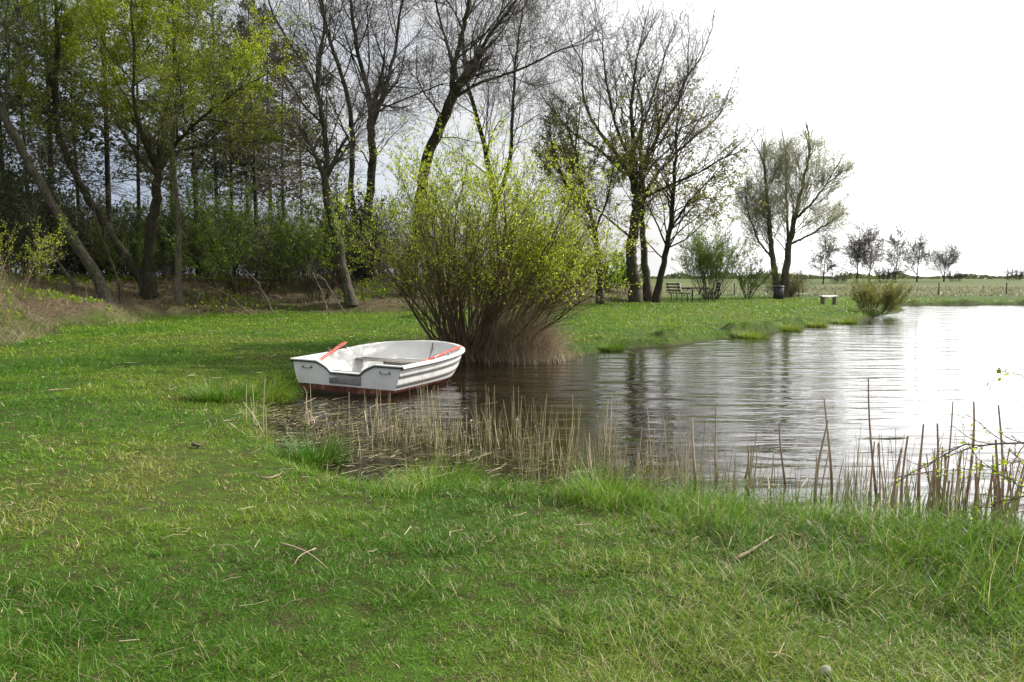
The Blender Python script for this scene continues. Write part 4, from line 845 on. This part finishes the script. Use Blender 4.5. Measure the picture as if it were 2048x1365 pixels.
# ---------------------------------------------------------------- dry growth along the wood, at the willow's foot
def dry_growth():
    rng = np.random.default_rng(71); mb = MB(); n = 520000
    a = rng.uniform(-0.78, 0.30, n); d = rng.uniform(14 ** 0.4, 60 ** 0.4, n) ** (1 / 0.4); x = d * np.sin(a); y = d * np.cos(a); w = sdist(x, y, WOOD)
    nn = fbm(x * 0.7, y * 0.7, 3); k = (w + (nn - 0.5) * 1.2 > -0.05) & (w < 9) & (rng.random(n) < 1.1 - w / 10) & (rng.random(n) < 0.35 + nn); x, y, w, d, nn = x[k], y[k], w[k], d[k], nn[k]; n = len(x)
    heap = np.exp(-((x - HEAP[0]) / 3) ** 2 - ((y - HEAP[1]) / 3) ** 2)
    L = rng.uniform(0.15, 0.5, n) * (0.6 + nn) * (1 + 1.3 * heap) * (0.55 + 0.45 * smooth(w / 1.5)); tone = np.clip(0.45 + 0.5 * (fbm(x * 0.5, y * 0.5, 12) - 0.5) * 2 + rng.normal(0, 0.18, n) - 0.10 * smooth(w / 4), 0, 1)
    blades(mb, x, y, ground(x, y) - 0.02, L, 0.0045 * (d / 8) ** 0.75 * rng.uniform(0.6, 1.3, n), tone, rng, lean=0.9, seg=3, wind=(0.4, 0.1), curl=0.9)
    tag(mb.build('dry_grass', M['dry']), 'matted brown dead grass and bramble on the bank below the wood', 'dry grass', kind='stuff')
    # green weeds among it
    mb = MB(); n = 60000; a = rng.uniform(-0.74, 0.2, n); d = rng.uniform(16, 50, n); x = d * np.sin(a); y = d * np.cos(a); w = sdist(x, y, WOOD); f = fbm(x * 0.45 + 3, y * 0.7, 91)
    k = (w > 0.3) & (w < 9) & (f > 0.53); x, y, w, d = x[k], y[k], w[k], d[k]; n = len(x)
    P = np.stack([x, y, ground(x, y) + rng.uniform(0, 0.16, n)], -1); leaves(mb, P, np.tile([0, 0, 1.0], (n, 1)), rng.uniform(0.08, 0.16, n), 0.35, rng, 1.2)
    tag(mb.build('weeds', M['leaf_spring']), 'patches of fresh green weeds on the brown bank', 'weeds', kind='stuff')
    mb2 = MB(); n = 18000; x = rng.uniform(2, 110, n); y = rng.uniform(60, 96, n); k = (x < y * 0.9) & (x > (y - 60) * 0.2 + 8) & (rng.random(n) < 0.25 + fbm(x * 0.15, y * 0.5, 7)); x, y = x[k], y[k]; n = len(x)
    blades(mb2, x, y, ground(x, y) - 0.05, rng.uniform(0.15, 0.5, n), 0.05 * rng.uniform(0.6, 1.3, n), np.clip(0.14 + 0.8 * (fbm(x * 0.08, y * 0.3, 12) - 0.5) + rng.normal(0, 0.12, n), 0, 1), rng, lean=0.35, seg=2, wind=(0.3, 0), curl=0.5)
    tag(mb2.build('field_grass', M['dry']), 'rough brown grass standing on the field beyond the pond', 'dry grass', kind='stuff')
    # tall tan grass round the willow's stems
    mb = MB(); c = at(1030, 700, 16.8); n = 11000; x = c[0] + rng.normal(0.1, 0.42, n); y = c[1] + rng.normal(0, 0.42, n) + 0.1
    rr = np.hypot((x - c[0]) / 1.5, (y - c[1]) / 1.0); h = np.clip(1 - rr, 0.15, 1)
    L = rng.uniform(0.5, 1.5, n) * (0.35 + 0.85 * h) ; tone = np.clip(rng.normal(0.62, 0.2, n), 0, 1)
    blades(mb, x, y, np.maximum(ground(x, y), -0.05) - 0.03, L, 0.0085 * rng.uniform(0.6, 1.3, n), tone, rng, lean=0.25, seg=4, wind=(0.3, -0.1), curl=0.8)
    n = 3500; x = WB[0] + rng.normal(0, 0.6, n); y = WB[1] + rng.normal(-0.2, 0.4, n); L = rng.uniform(0.3, 1.0, n)
    blades(mb, x, y, np.maximum(ground(x, y), -0.05) - 0.03, L, 0.008 * rng.uniform(0.6, 1.3, n), np.clip(rng.normal(0.35, 0.2, n), 0, 1), rng, lean=0.3, seg=3, wind=(0.2, -0.2), curl=0.6)
    tag(mb.build('tan_grass', M['dry']), 'tall tan dead grass tangled round the foot of the willow bush', 'dry grass', kind='stuff')
dry_growth()

# ---------------------------------------------------------------- tussocks
def tussock(px, py, R, n, L, label, seed, tone=0.25, dark=0.0, lean=0.5, wind=(0.2, 0)):
    rng = np.random.default_rng(seed); n = int(n * 0.6); p = on(px, py, 0.1); z = max(gz(p[0], p[1]), 0.0); mb = MB(); rr = R * np.sqrt(rng.random(n)) ; az = rng.uniform(0, 2 * pi, n)
    x = rr * np.cos(az); y = rr * np.sin(az); q = rr / R
    t = np.clip(rng.normal(tone, 0.12, n), 0, 0.7); st = rng.random(n) < 0.08; t[st] = rng.uniform(0.75, 1, st.sum())
    x = x * (1.15 + 0.3 * np.sin(2 * az + seed)); lob = 0.45 + 1.0 * vnoise(x * 7 + seed * 3.1, y * 7, seed)
    blades(mb, x, y, 0.04 * (1 - q * q) - 0.03, L * rng.uniform(0.4, 1.2, n) * lob, 0.0055 * (p[1] / 6) ** 0.6 * rng.uniform(0.7, 1.3, n), t, rng, lean=lean * 0.5, seg=4, wind=wind, curl=0.9, az=az + rng.normal(0, 0.4, n))
    o = mb.build('grass_tussock', M['grass'], loc=(p[0], p[1], z)); tag(o, label, 'grass tussock'); return o
tussock(632, 905, 0.20, 1900, 0.38, 'dark green pointed tussock at the corner of the muddy inlet', 1, -0.1, lean=0.3)
tussock(447, 812, 0.32, 2200, 0.32, 'rounded bright tussock on the lawn edge left of the boat', 2, 0.12)
tussock(520, 790, 0.42, 1800, 0.34, 'wispy grass tuft against the stern corner of the boat', 3, 0.35)
tussock(870, 968, 0.36, 3200, 0.34, 'broad shaggy tussock in front of the middle reeds', 4, 0.32)
tussock(1215, 1020, 0.30, 2600, 0.30, 'shaggy tussock on the near bank below the gap in the reeds', 5, 0.25, wind=(0.6, -0.2))
tussock(1075, 985, 0.22, 900, 0.22, 'small thin tussock between the two shaggy ones on the near bank', 6, 0.42)
GT = 'turf tussocks along the far grassy bank'
for i, (px, py, R) in enumerate([(1500, 668, 0.42), (1575, 655, 0.40), (1632, 648, 0.36), (1690, 642, 0.36), (1215, 692, 0.26)]):
    tussock(px, py, R, 1500, 0.34, ['bulky turf tussock overhanging the far bank, the one nearest the reflections', 'round tussock on the far bank next to the bulky one', 'middling tussock on the far bank before the point', 'last tussock on the far bank before the willow shrub', 'low dark tussock on the bank right of the tan grass'][i], 10 + i, 0.5 if i < 4 else 0.2, lean=0.8)['group'] = GT

# ---------------------------------------------------------------- reeds
def reeds():
    rng = np.random.default_rng(44); protos = []
    def stalk(L, r, k, dark, bent):
        mb = MB(); K = 7; t = np.linspace(0, 1, K); P = np.stack([0.03 * L * np.sin(t * 2 + k), 0.02 * L * np.cos(t * 3 + k), t * L], -1)
        if bent: i = 4; P[i + 1:] = P[i] + (P[i + 1:] - P[i]) @ np.array([[0.5, 0, 0], [0, 1, 0], [0.75, 0, 0.45]])
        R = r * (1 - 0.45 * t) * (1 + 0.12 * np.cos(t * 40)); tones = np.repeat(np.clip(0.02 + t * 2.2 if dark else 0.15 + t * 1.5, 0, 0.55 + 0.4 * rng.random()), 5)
        tubes(mb, P, R, 5); mb.k[-1] = tones.astype(np.float32)
        if k % 3 == 0 and not dark:            # a torn sheath
            p = P[3]; d = np.array([0.5, 0.1, 0.85]); leaves(mb, p[None], d[None], np.array([L * 0.25]), 0.03, rng, 0.1, 0.5)
        return mb
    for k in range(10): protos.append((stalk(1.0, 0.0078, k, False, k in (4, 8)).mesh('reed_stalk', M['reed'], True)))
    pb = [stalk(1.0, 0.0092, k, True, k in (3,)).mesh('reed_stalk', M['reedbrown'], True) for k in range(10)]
    def put(me, x, y, z, L, lean, thick, label, grp):
        o = bpy.data.objects.new('reed_stalk', me); COL.objects.link(o); o.location = (x, y, z); o.scale = (thick, thick, L)
        o.rotation_euler = (rng.normal(0, lean), rng.normal(0.02, lean), rng.uniform(0, 2 * pi)); tag(o, label, 'reed', grp)
    def clumps(path, n, spread, per):
        pts = np.array([on(a, b, 0)[:2] for a, b in path]); d = np.r_[0, np.cumsum(np.hypot(*np.diff(pts, axis=0).T))]; out_ = []
        while len(out_) < n:
            t = rng.uniform(0, d[-1]); c = np.array([np.interp(t, d, pts[:, 0]), np.interp(t, d, pts[:, 1])]) + rng.normal(0, spread, 2)
            for _ in range(rng.integers(1, per)): out_.append(c + rng.normal(0, 0.05, 2))
        return np.array(out_)[:n]
    A = clumps([(640, 845), (700, 862), (800, 870), (900, 875), (1020, 895), (1130, 915), (1250, 940)], 150, 0.36, 8)
    B = clumps([(1250, 945), (1390, 975), (1500, 985), (1650, 1000)], 28, 0.12, 5)
    C = clumps([(1700, 1005), (1800, 1020), (1900, 1030), (2000, 1045), (2100, 1055), (2200, 1060)], 62, 0.22, 6); C = np.concatenate([C, clumps([(1880, 1035), (1960, 1040), (2080, 1055)], 46, 0.2, 6)])
    la, lc = 'pale dead reed stalk standing in shallow water between the boat and the near bank', 'thick brown dead reed stalk standing at the water edge on the near right bank'
    for i, (x, y) in enumerate(np.concatenate([A, B])): put(protos[i % 10], x, y, min(gz(x, y), 0.0) - 0.03, rng.uniform(0.30, 0.84) , 0.35 if i % 7 == 0 else 0.07, rng.uniform(0.7, 1.15), la, 'dead reed stalks in the shallow inlet')
    for i, (x, y) in enumerate(C): put(pb[i % 10], x, y, min(gz(x, y), 0.0) - 0.03, rng.uniform(0.45, 0.98) * (1 if rng.random() < 0.8 else 1.15), 0.08, rng.uniform(0.7, 1.6), lc, 'brown reed stalks at the right of the near bank')
    for px, py, h, th in [(1752, 1000, 0.98, 1.2), (1655, 985, 0.80, 1.2), (1640, 1000, 0.66, 1.4), (1382, 965, 0.58, 1.4), (1437, 960, 0.66, 1.0), (1490, 958, 0.34, 1.3), (1566, 975, 0.58, 1.1), (1930, 1020, 0.84, 1.3), (1880, 1020, 0.85, 0.9), (1845, 1015, 0.66, 1.4), (2000, 1035, 0.85, 1.2)]:
        x, y, _ = on(px, py, 0); put(pb[int(px) % 3], x, y, -0.04, h, 0.03, th, lc if px > 1600 else la, 'brown reed stalks at the right of the near bank' if px > 1600 else 'dead reed stalks in the shallow inlet')
    # thin new shoots and short stubble
    mb = MB(); path = [(690, 875), (760, 890), (900, 895), (1020, 915), (1130, 940), (1250, 955), (1390, 980), (1500, 985), (1650, 1005), (1800, 1025), (2040, 1060), (2200, 1080)]
    Q = clumps(path, 1250, 0.28, 14); x, y = Q.T; n = len(x); s = -sdist(x, y, POND); k = s < 0.05; x, y = x[k], y[k]; n = len(x)
    L = rng.uniform(0.10, 0.50, n); tone = np.where(rng.random(n) < 0.5, rng.uniform(0.1, 0.25, n), rng.uniform(0.4, 0.9, n))
    blades(mb, x, y, np.full(n, -0.03), L, 0.0055 * rng.uniform(0.6, 1.3, n), tone, rng, lean=0.10, seg=3, wind=(0.1, 0), curl=0.12)
    Q = np.concatenate([clumps([(1760, 1020), (1900, 1035), (2060, 1055), (2200, 1065)], 130, 0.25, 7), clumps([(760, 880), (950, 890), (1200, 930)], 90, 0.35, 7)]); Q = np.concatenate([Q, clumps([(700, 865), (850, 875), (1000, 895), (1130, 915), (1280, 950), (1400, 975)], 110, 0.32, 9)]); n = len(Q); t = np.linspace(0, 1, 5)[None, :, None]; D = norm(np.stack([rng.normal(0.02, 0.09, n), rng.normal(0, 0.09, n), np.ones(n)], -1)) * rng.uniform(0.2, 0.65, n)[:, None]
    tubes(mb, np.concatenate([Q, np.full((n, 1), -0.03)], 1)[:, None] + D[:, None] * t, (0.0035 * rng.uniform(0.6, 1.3, n))[:, None] * np.linspace(1, 0.5, 5)[None], 4, k=rng.uniform(0.3, 0.9, n))
    tag(mb.build('reed_shoots', M['reed']), 'short thin reed shoots and stubble in the shallow water', 'reeds', kind='stuff')
    # litter of broken reeds lying on mud and water
    mb = MB(); n = 1300; c = [on(700, 880, 0), on(600, 830, 0), on(850, 930, 0), on(1150, 965, 0)]; j = rng.choice(4, n, p=[0.35, 0.3, 0.2, 0.15]); C_ = np.array(c)[j]; x = C_[:, 0] + rng.normal(0, 0.75, n); y = C_[:, 1] + rng.normal(0, 0.5, n)
    s = -sdist(x, y, POND); k = s < 0.35; x, y = x[k], y[k]; n = len(x); az = rng.uniform(0, 2 * pi, n); L = rng.uniform(0.06, 0.42, n) * rng.random(n) ** 0.4; z = np.maximum(ground(x, y), 0.0) + rng.uniform(0.004, 0.05, n)
    d = np.stack([np.cos(az), np.sin(az), rng.normal(0, 0.07, n)], -1) * L[:, None]; P0 = np.stack([x, y, z], -1); P = np.stack([P0, P0 + d * 0.5 + rng.normal(0, 0.012, (n, 3)) * [1, 1, .3], P0 + d], 1)
    tubes(mb, P, np.repeat((0.0021 * rng.uniform(0.6, 1.7, n))[:, None], 3, 1), 4, k=rng.uniform(0.0, 0.8, n) ** 1.3)
    tag(mb.build('reed_litter', M['reed']), 'broken reed litter floating in the muddy inlet by the boat', 'reed litter', kind='stuff')
    # tide line scum: mud flecks
    mb = MB(); n = 1500; a = rng.integers(0, 2, n); x = on(650, 860, 0)[0] + rng.normal(0, 0.9, n); y = on(650, 860, 0)[1] + rng.normal(0, 0.5, n); k = (-sdist(x, y, POND)) < 0.2; x, y = x[k], y[k]; n = len(x)
    leaves(mb, np.stack([x, y, np.maximum(ground(x, y), 0.0) + rng.uniform(0.002, 0.02, n)], -1), rng.normal(0, 1, (n, 3)) * [1, 1, 0.1], rng.uniform(0.02, 0.06, n), 0.25, rng, 0.05, rng.uniform(0.0, 0.3, n))
    tag(mb.build('dead_leaves', M['dry']), 'brown dead leaves and scraps on the mud of the inlet', 'litter', kind='stuff')
reeds()
print('T reeds', time.time() - T0)

# ---------------------------------------------------------------- picnic place, bin, benches, fence
M['wood_dark'] = simple('wood_dark', (0.018, 0.015, 0.014), (0.04, 0.035, 0.032), 0.9, 8, 0.08, sc=(1, 8, 8))
M['wood_weathered_and_sunlit'] = simple('wood_weathered_and_sunlit', (0.48, 0.46, 0.43), (0.66, 0.64, 0.60), 0.7, 8, 0.3, 0.3, sc=(1, 6, 6))  # weathered planks; also the sunlit look painted on one bench back
M['iron'] = simple('iron', (0.02, 0.02, 0.022), (0.04, 0.04, 0.042), 0.5, 10)
M['bin'] = simple('bin', (0.035, 0.040, 0.052), (0.075, 0.082, 0.10), 0.5, 5, 0.4)
M['stump'] = simple('stump', (0.09, 0.08, 0.06), (0.20, 0.18, 0.14), 0.85, 7, 0.2, 0.4)
def picnic():
    Y = 46.5; p = at(1390, 603, Y); gz0 = gz(p[0], p[1]); t = empty('picnic_table', (p[0], p[1], gz0), 'dark picnic table standing on two iron posts between two benches', 'picnic table')
    mb = MB()
    for i in range(5): box(mb, (0, -0.32 + 0.16 * i, 0.81), (1.46, 0.15, 0.08), bev=0.008)
    box(mb, (-0.4, 0, 0.755), (0.08, 0.72, 0.05)); box(mb, (0.4, 0, 0.755), (0.08, 0.72, 0.05)); mb.build('table_top', M['wood_dark'], t)
    for x in (-0.18, 0.30):
        mb = MB(); box(mb, (x, 0.1 * (1 if x > 0 else -1), 0.35), (0.07, 0.07, 0.80), bev=0.005); mb.build('leg', M['iron'], t)
    def bench(px, face, label):
        q = at(px, 603, Y); g = gz(q[0], q[1]); b = empty('park_bench', (q[0], q[1], g), label, 'bench', 'pair of benches at the picnic table', rz=0)
        f = face; mb = MB()
        for i in range(3): box(mb, (f * (-0.16 + 0.15 * i) + f * 0.08, 0, 0.45), (0.13, 1.5, 0.04), bev=0.006)
        mb.build('seat', M['wood_dark'], b)
        mb = MB(); th = f * radians(-10); R = np.array([[cos(th), 0, sin(th)], [0, 1, 0], [-sin(th), 0, cos(th)]])
        for i in range(3): box(mb, (-f * (0.24 + 0.035 * i), 0, 0.60 + 0.155 * i), (0.035, 1.5, 0.115), M=R, bev=0.005)
        mb.build('backrest', M['wood_weathered_and_sunlit'] if f > 0 else M['wood_dark'], b)  # sunlight on this back is put into the colour: paler slats
        for y in (-0.55, 0.55):
            mb = MB(); tubes(mb, np.array([(f * 0.25, y, -0.1), (f * 0.22, y, 0.43)]), np.full((1, 2), 0.025), 6); mb.build('leg', M['iron'], b)
            mb = MB(); tubes(mb, np.array([(-f * 0.05, y, -0.1), (-f * 0.10, y, 0.42), (-f * 0.24, y, 0.55), (-f * 0.34, y, 0.98)]), np.full((1, 4), 0.025), 6); mb.build('leg', M['iron'], b)
        b.scale = (1.15, 1.15, 1.15); b.rotation_euler.z = radians(17) if f > 0 else radians(-8)
    bench(1356, 1, 'bench with back slats coloured pale as if sunlit, facing the picnic table from beside the woodland bank'); bench(1424, -1, 'bench seen from its dark side at the table end towards the waste bin')
picnic()
def bin_():
    p = at(1557, 597, 53); b = empty('waste_bin', (p[0], p[1], gz(p[0], p[1])), 'dark grey cylindrical waste bin in front of the round willow trunk', 'waste bin'); b.scale = (0.85, 0.85, 0.92)
    n = 24; z = np.array([0, 0.02, 0.3, 0.6, 0.86]); r = np.array([0.33, 0.36, 0.375, 0.38, 0.385]); mb = MB(); tubes(mb, np.stack([0 * z, 0 * z, z], -1), r, n, cap=True)
    for a in np.arange(n) * 2 * pi / n: box(mb, (0.378 * cos(a), 0.378 * sin(a), 0.44), (0.03, 0.05, 0.80), rz=a)
    mb.build('body', M['bin'], b); mb = MB(); z = np.array([0.86, 0.87, 0.93, 0.96, 0.975]); tubes(mb, np.stack([0 * z, 0 * z, z], -1), np.array([0.40, 0.42, 0.42, 0.38, 0.30]), n, cap=True); mb.build('lid', M['bin'], b, True)
bin_()
def logs():
    p = at(1657, 607, 43); b = empty('log_bench', (p[0], p[1], gz(p[0], p[1])), 'pale weathered bench on two stump legs standing on the grassy point', 'bench'); b.rotation_euler.z = radians(4)
    mb = MB(); box(mb, (0, 0, 0.46), (0.92, 0.30, 0.11), bev=0.03); mb.build('seat', M['wood_weathered_and_sunlit'], b)
    for x in (-0.33, 0.33):
        mb = MB(); z = np.array([-0.1, 0.0, 0.2, 0.405]); tubes(mb, np.stack([x + 0 * z, 0 * z, z], -1), np.array([0.14, 0.13, 0.10, 0.11]), 10, cap=True); mb.build('leg', M['stump'], b, True)
    p = at(1590, 592, 60); b = empty('picnic_bench', (p[0], p[1], gz(p[0], p[1])), 'small dark bench with a lower step plank behind the waste bin', 'bench', rz=radians(-15))
    mb = MB(); box(mb, (-0.1, 0.2, 0.48), (0.95, 0.4, 0.06), bev=0.01); mb.build('seat', M['wood_dark'], b); mb = MB(); box(mb, (0.45, -0.3, 0.22), (1.0, 0.25, 0.05), bev=0.01); mb.build('step_plank', M['wood_weathered_and_sunlit'], b)
    for x in (-0.4, 0.25): mb = MB(); box(mb, (x, 0.0, 0.2), (0.07, 0.6, 0.5)); mb.build('leg', M['wood_dark'], b)
logs()
def fence():
    f = empty('wire_fence', (30, 66, 0), 'low post and wire fence along the brown field beyond the pond', 'fence')
    xs = np.arange(18, 92, 5.6); P = []
    for x in xs:
        y = 64 + 0.03 * x; g = gz(x, y); mb = MB(); tubes(mb, np.array([(x - 30, y - 66, g - 0.2), (x - 30 + 0.03 * sin(x), y - 66, g + 1.0)]), np.full((1, 2), 0.055), 7, cap=True); mb.build('post', M['stump'], f); P.append((x - 30, y - 66, g))
    P = np.array(P)
    for h in (0.45, 0.9): mb = MB(); tubes(mb, P + [0, 0, h], np.full((1, len(P)), 0.006), 3); mb.build('wire', M['iron'], f)
fence()

# ---------------------------------------------------------------- small things on the grass
M['dead_wood'] = simple('dead_wood', (0.20, 0.15, 0.10), (0.36, 0.29, 0.20), 0.85, 12, 0.2, 0.3)
M['dead_dark'] = simple('dead_dark', (0.05, 0.035, 0.025), (0.10, 0.075, 0.055), 0.9, 12, 0.2, 0.3)
M['stone'] = simple('stone', (0.26, 0.24, 0.20), (0.50, 0.47, 0.42), 0.8, 9, 0.3, 0.3)
def stick(pp, r, label, m_='dead_wood', side=None, hz=0.03):
    P = []
    for px, py in pp: q = onground(px, py); P.append((q[0], q[1], q[2] + hz))
    P = np.array(P); base = P[0].copy(); Q = resample(P, 10) - base; rr = np.linspace(r, r * 0.5, 10); rr *= 1 + 0.15 * np.sin(np.arange(10) * 2.1); mb = MB(); tubes(mb, Q, rr, 6, cap=True)
    if side:
        P2 = np.array([onground(*q) + [0, 0, hz + 0.01] for q in side]) - base; tubes(mb, resample(P2, 8), np.linspace(r * 0.6, r * 0.25, 8), 5, cap=True)
    o = mb.build('stick', M[m_], smooth_=True, loc=tuple(base)); tag(o, label, 'stick')
stick([(560, 1098), (600, 1108), (632, 1128), (655, 1150)], 0.006, 'forked tan stick lying on the lawn in the lower middle', side=[(632, 1112), (600, 1125), (588, 1146)])
stick([(1470, 1130), (1505, 1112), (1548, 1082)], 0.010, 'straight pale stick beside the long grass near the right bank')
stick([(1330, 1205), (1370, 1212), (1418, 1222)], 0.005, 'thin dark twig lying in the grass below the pale stick', 'dead_dark')
stick([(94, 787), (115, 784), (140, 783)], 0.012, 'short pale stick lying alone on the far left lawn')
stick([(385, 895), (398, 900), (408, 890)], 0.014, 'dark curled piece of bark on the worn lawn', 'dead_dark')
stick([(520, 963), (540, 965), (562, 955)], 0.008, 'small buff stick below the tussock corner on the lawn')
stick([(900, 1085), (898, 1075), (925, 1070)], 0.006, 'bent pale reed piece in the middle of the lawn')
for pp, lab in [([(390, 560), (400, 585), (392, 620)], 'upright pale dead stem below the conifers'), ([(412, 572), (450, 585), (500, 596)], 'long pale fallen branch below the conifers'),
                ([(490, 540), (520, 570), (548, 605)], 'grey fallen branch sloping down the brown bank'), ([(625, 545), (640, 575), (658, 602)], 'pale fallen branch just left of the curved pale trunk'), ([(590, 555), (640, 545), (690, 560)], 'dark fallen branch behind the curved pale trunk')]:
    P = np.array([at(a, b, 30.0) for a, b in pp]); g = ground(P[:, 0], P[:, 1]); P[:, 2] = np.maximum(P[:, 2], g + 0.03); P[-1, 2] = gz(P[-1, 0], P[-1, 1]) + 0.02
    Q = resample(P, 12); mb = MB(); rngs = np.random.default_rng(int(pp[0][0])); Q[1:-1] += rngs.normal(0, 0.015, (10, 3)); rr = np.linspace(0.014, 0.024, 12); tubes(mb, Q - Q[-1], rr, 6, cap=True)
    p, d, L, R = spawn((Q - Q[-1])[None], rr[None], 5, rngs, 0.1, 0.9, (0.4, 0.9), 0.3, 0.5); a, b = grow(p, d, L, R, 4, rngs, 0.15, 0, 0.4); tubes(mb, a, b, 4)
    o = mb.build('fallen_branch', M['stump'], smooth_=True, loc=tuple(Q[-1])); tag(o, lab, 'branch')
rng = np.random.default_rng(3); mb = MB(); th, ph = np.meshgrid(np.linspace(0, pi, 13), np.linspace(0, 2 * pi, 19)); d = np.stack([np.sin(th) * np.cos(ph), np.sin(th) * np.sin(ph), np.cos(th)], -1)
rad = 0.019 * (1 + 0.12 * np.sin(3 * d[..., 0] + 1) + 0.1 * np.cos(4 * d[..., 1])); grid(mb, d * rad[..., None] * [1.2, 0.9, 0.8]); q = onground(1650, 1352); tag(mb.build('stone', M['stone'], smooth_=True, loc=(q[0], q[1], q[2] + 0.02)), 'small pale rounded stone in the grass at the bottom of the lawn', 'stone')
def scraps():
    rng = np.random.default_rng(8); mb = MB(); n = 1300; d = rng.uniform(2.2 ** 0.7, 22 ** 0.7, n) ** (1 / 0.7); a = rng.uniform(-0.72, 0.72, n); x = d * np.sin(a); y = d * np.cos(a)
    k = (-sdist(x, y, POND) > 0.15) & (sdist(x, y, WOOD) < 0) & (rng.random(n) < 0.25 + 1.2 * smooth((fbm(x * 0.7, y * 0.7, 66) - 0.45) / 0.2)); x, y, d = x[k], y[k], d[k]; n = len(x); az = rng.uniform(0, 2 * pi, n); L = rng.uniform(0.03, 0.13, n) * (0.8 + d / 18)
    z = ground(x, y) + 0.035; dr = np.stack([np.cos(az), np.sin(az), rng.normal(0, 0.1, n)], -1) * L[:, None]; P0 = np.stack([x, y, z], -1); P = np.stack([P0, P0 + dr * 0.5 + rng.normal(0, 0.006, (n, 3)), P0 + dr], 1)
    tubes(mb, P, np.repeat((0.0013 * (0.7 + d / 7) * rng.uniform(0.6, 1.5, n))[:, None], 3, 1), 4, k=rng.uniform(0.3, 1.0, n))
    tag(mb.build('straw_litter', M['reed']), 'scattered pale straw and reed scraps on the lawn', 'litter', kind='stuff')
scraps()
# ---------------------------------------------------------------- hawthorn reaching in from the right
def hawthorn():
    rng = np.random.default_rng(17); base = np.array([3.75, 4.75, 0.2]); root = empty('hawthorn_bush', tuple(base), 'thorny bush with reddish twigs and tiny green buds reaching in over the reeds', 'bush')
    def limb(*pp): return np.array([base] + [at(a, b, yy) for a, b, yy in pp])
    st = MB(); tw = MB(); lf = MB()
    for pts, r, nc in [(limb((2200, 900, 4.6), (2100, 895, 4.6), (2020, 885, 4.6), (1940, 882, 4.7), (1885, 905, 4.8), (1830, 945, 4.9), (1775, 975, 5.0)), 0.006, 12), (limb((2250, 960, 4.5), (2120, 990, 4.5), (2010, 960, 4.5), (1925, 880, 4.5)), 0.005, 9),
                       (limb((2250, 850, 3.8), (2140, 790, 3.6), (2060, 768, 3.5), (1990, 740, 3.5)), 0.004, 4), (limb((2180, 1000, 4.9), (2080, 985, 4.9), (1980, 1010, 5.0), (1900, 1040, 5.0)), 0.006, 14), (limb((2150, 950, 5.0), (2050, 920, 5.0), (1960, 940, 5.0), (1880, 940, 5.1)), 0.005, 10)]:
        Q = resample(pts, 22) - base; Q[1:-1] += rng.normal(0, 0.008, (20, 3)); rr = np.linspace(r * 1.6, r * 0.35, 22); tubes(st, Q, rr, 6)
        p, d, L, R = spawn(Q[None], rr[None], int(nc * 1.7), rng, 0.4, 1.0, (0.4, 1.0), 0.16, 0.6, taper=0.3); L = np.minimum(L, 0.28); c_, cr = grow(p, d, L, np.maximum(R, 0.0012), 5, rng, 0.18, 0.02, 0.5); tubes(tw, c_, cr, 4)
        p2, d2, L2, R2 = spawn(c_, cr, 4, rng, 0.2, 1, (0.5, 1.2), 0.3, 0.7); c2_, cr2 = grow(p2, d2, L2, np.maximum(R2, 0.001), 3, rng, 0.1, 0, 0.5); tubes(tw, c2_, cr2, 3)
        p, d = along(c_, 7, rng, 0.1, 0.006); k = rng.random(len(p)) < (0.9 if r < 0.006 else 0.25); p, d = p[k], d[k]; leaves(lf, p, d, rng.uniform(0.012, 0.028, len(p)), 0.38, rng, 1.0)
        p, d = along(Q[None][:, 10:], 26, rng, 0.1, 0.006); leaves(lf, p, d, rng.uniform(0.012, 0.032, len(p)), 0.38, rng, 1.2)
    st.build('stems', simple('haw_bark', (0.07, 0.05, 0.042), (0.13, 0.095, 0.08), 0.8, 10), root, True); tw.build('twigs', simple('haw_twig', (0.09, 0.045, 0.036), (0.15, 0.08, 0.065), 0.8, 10), root, True); lf.build('buds', M['leaf_willow'], root)
hawthorn()
print('T all', time.time() - T0)
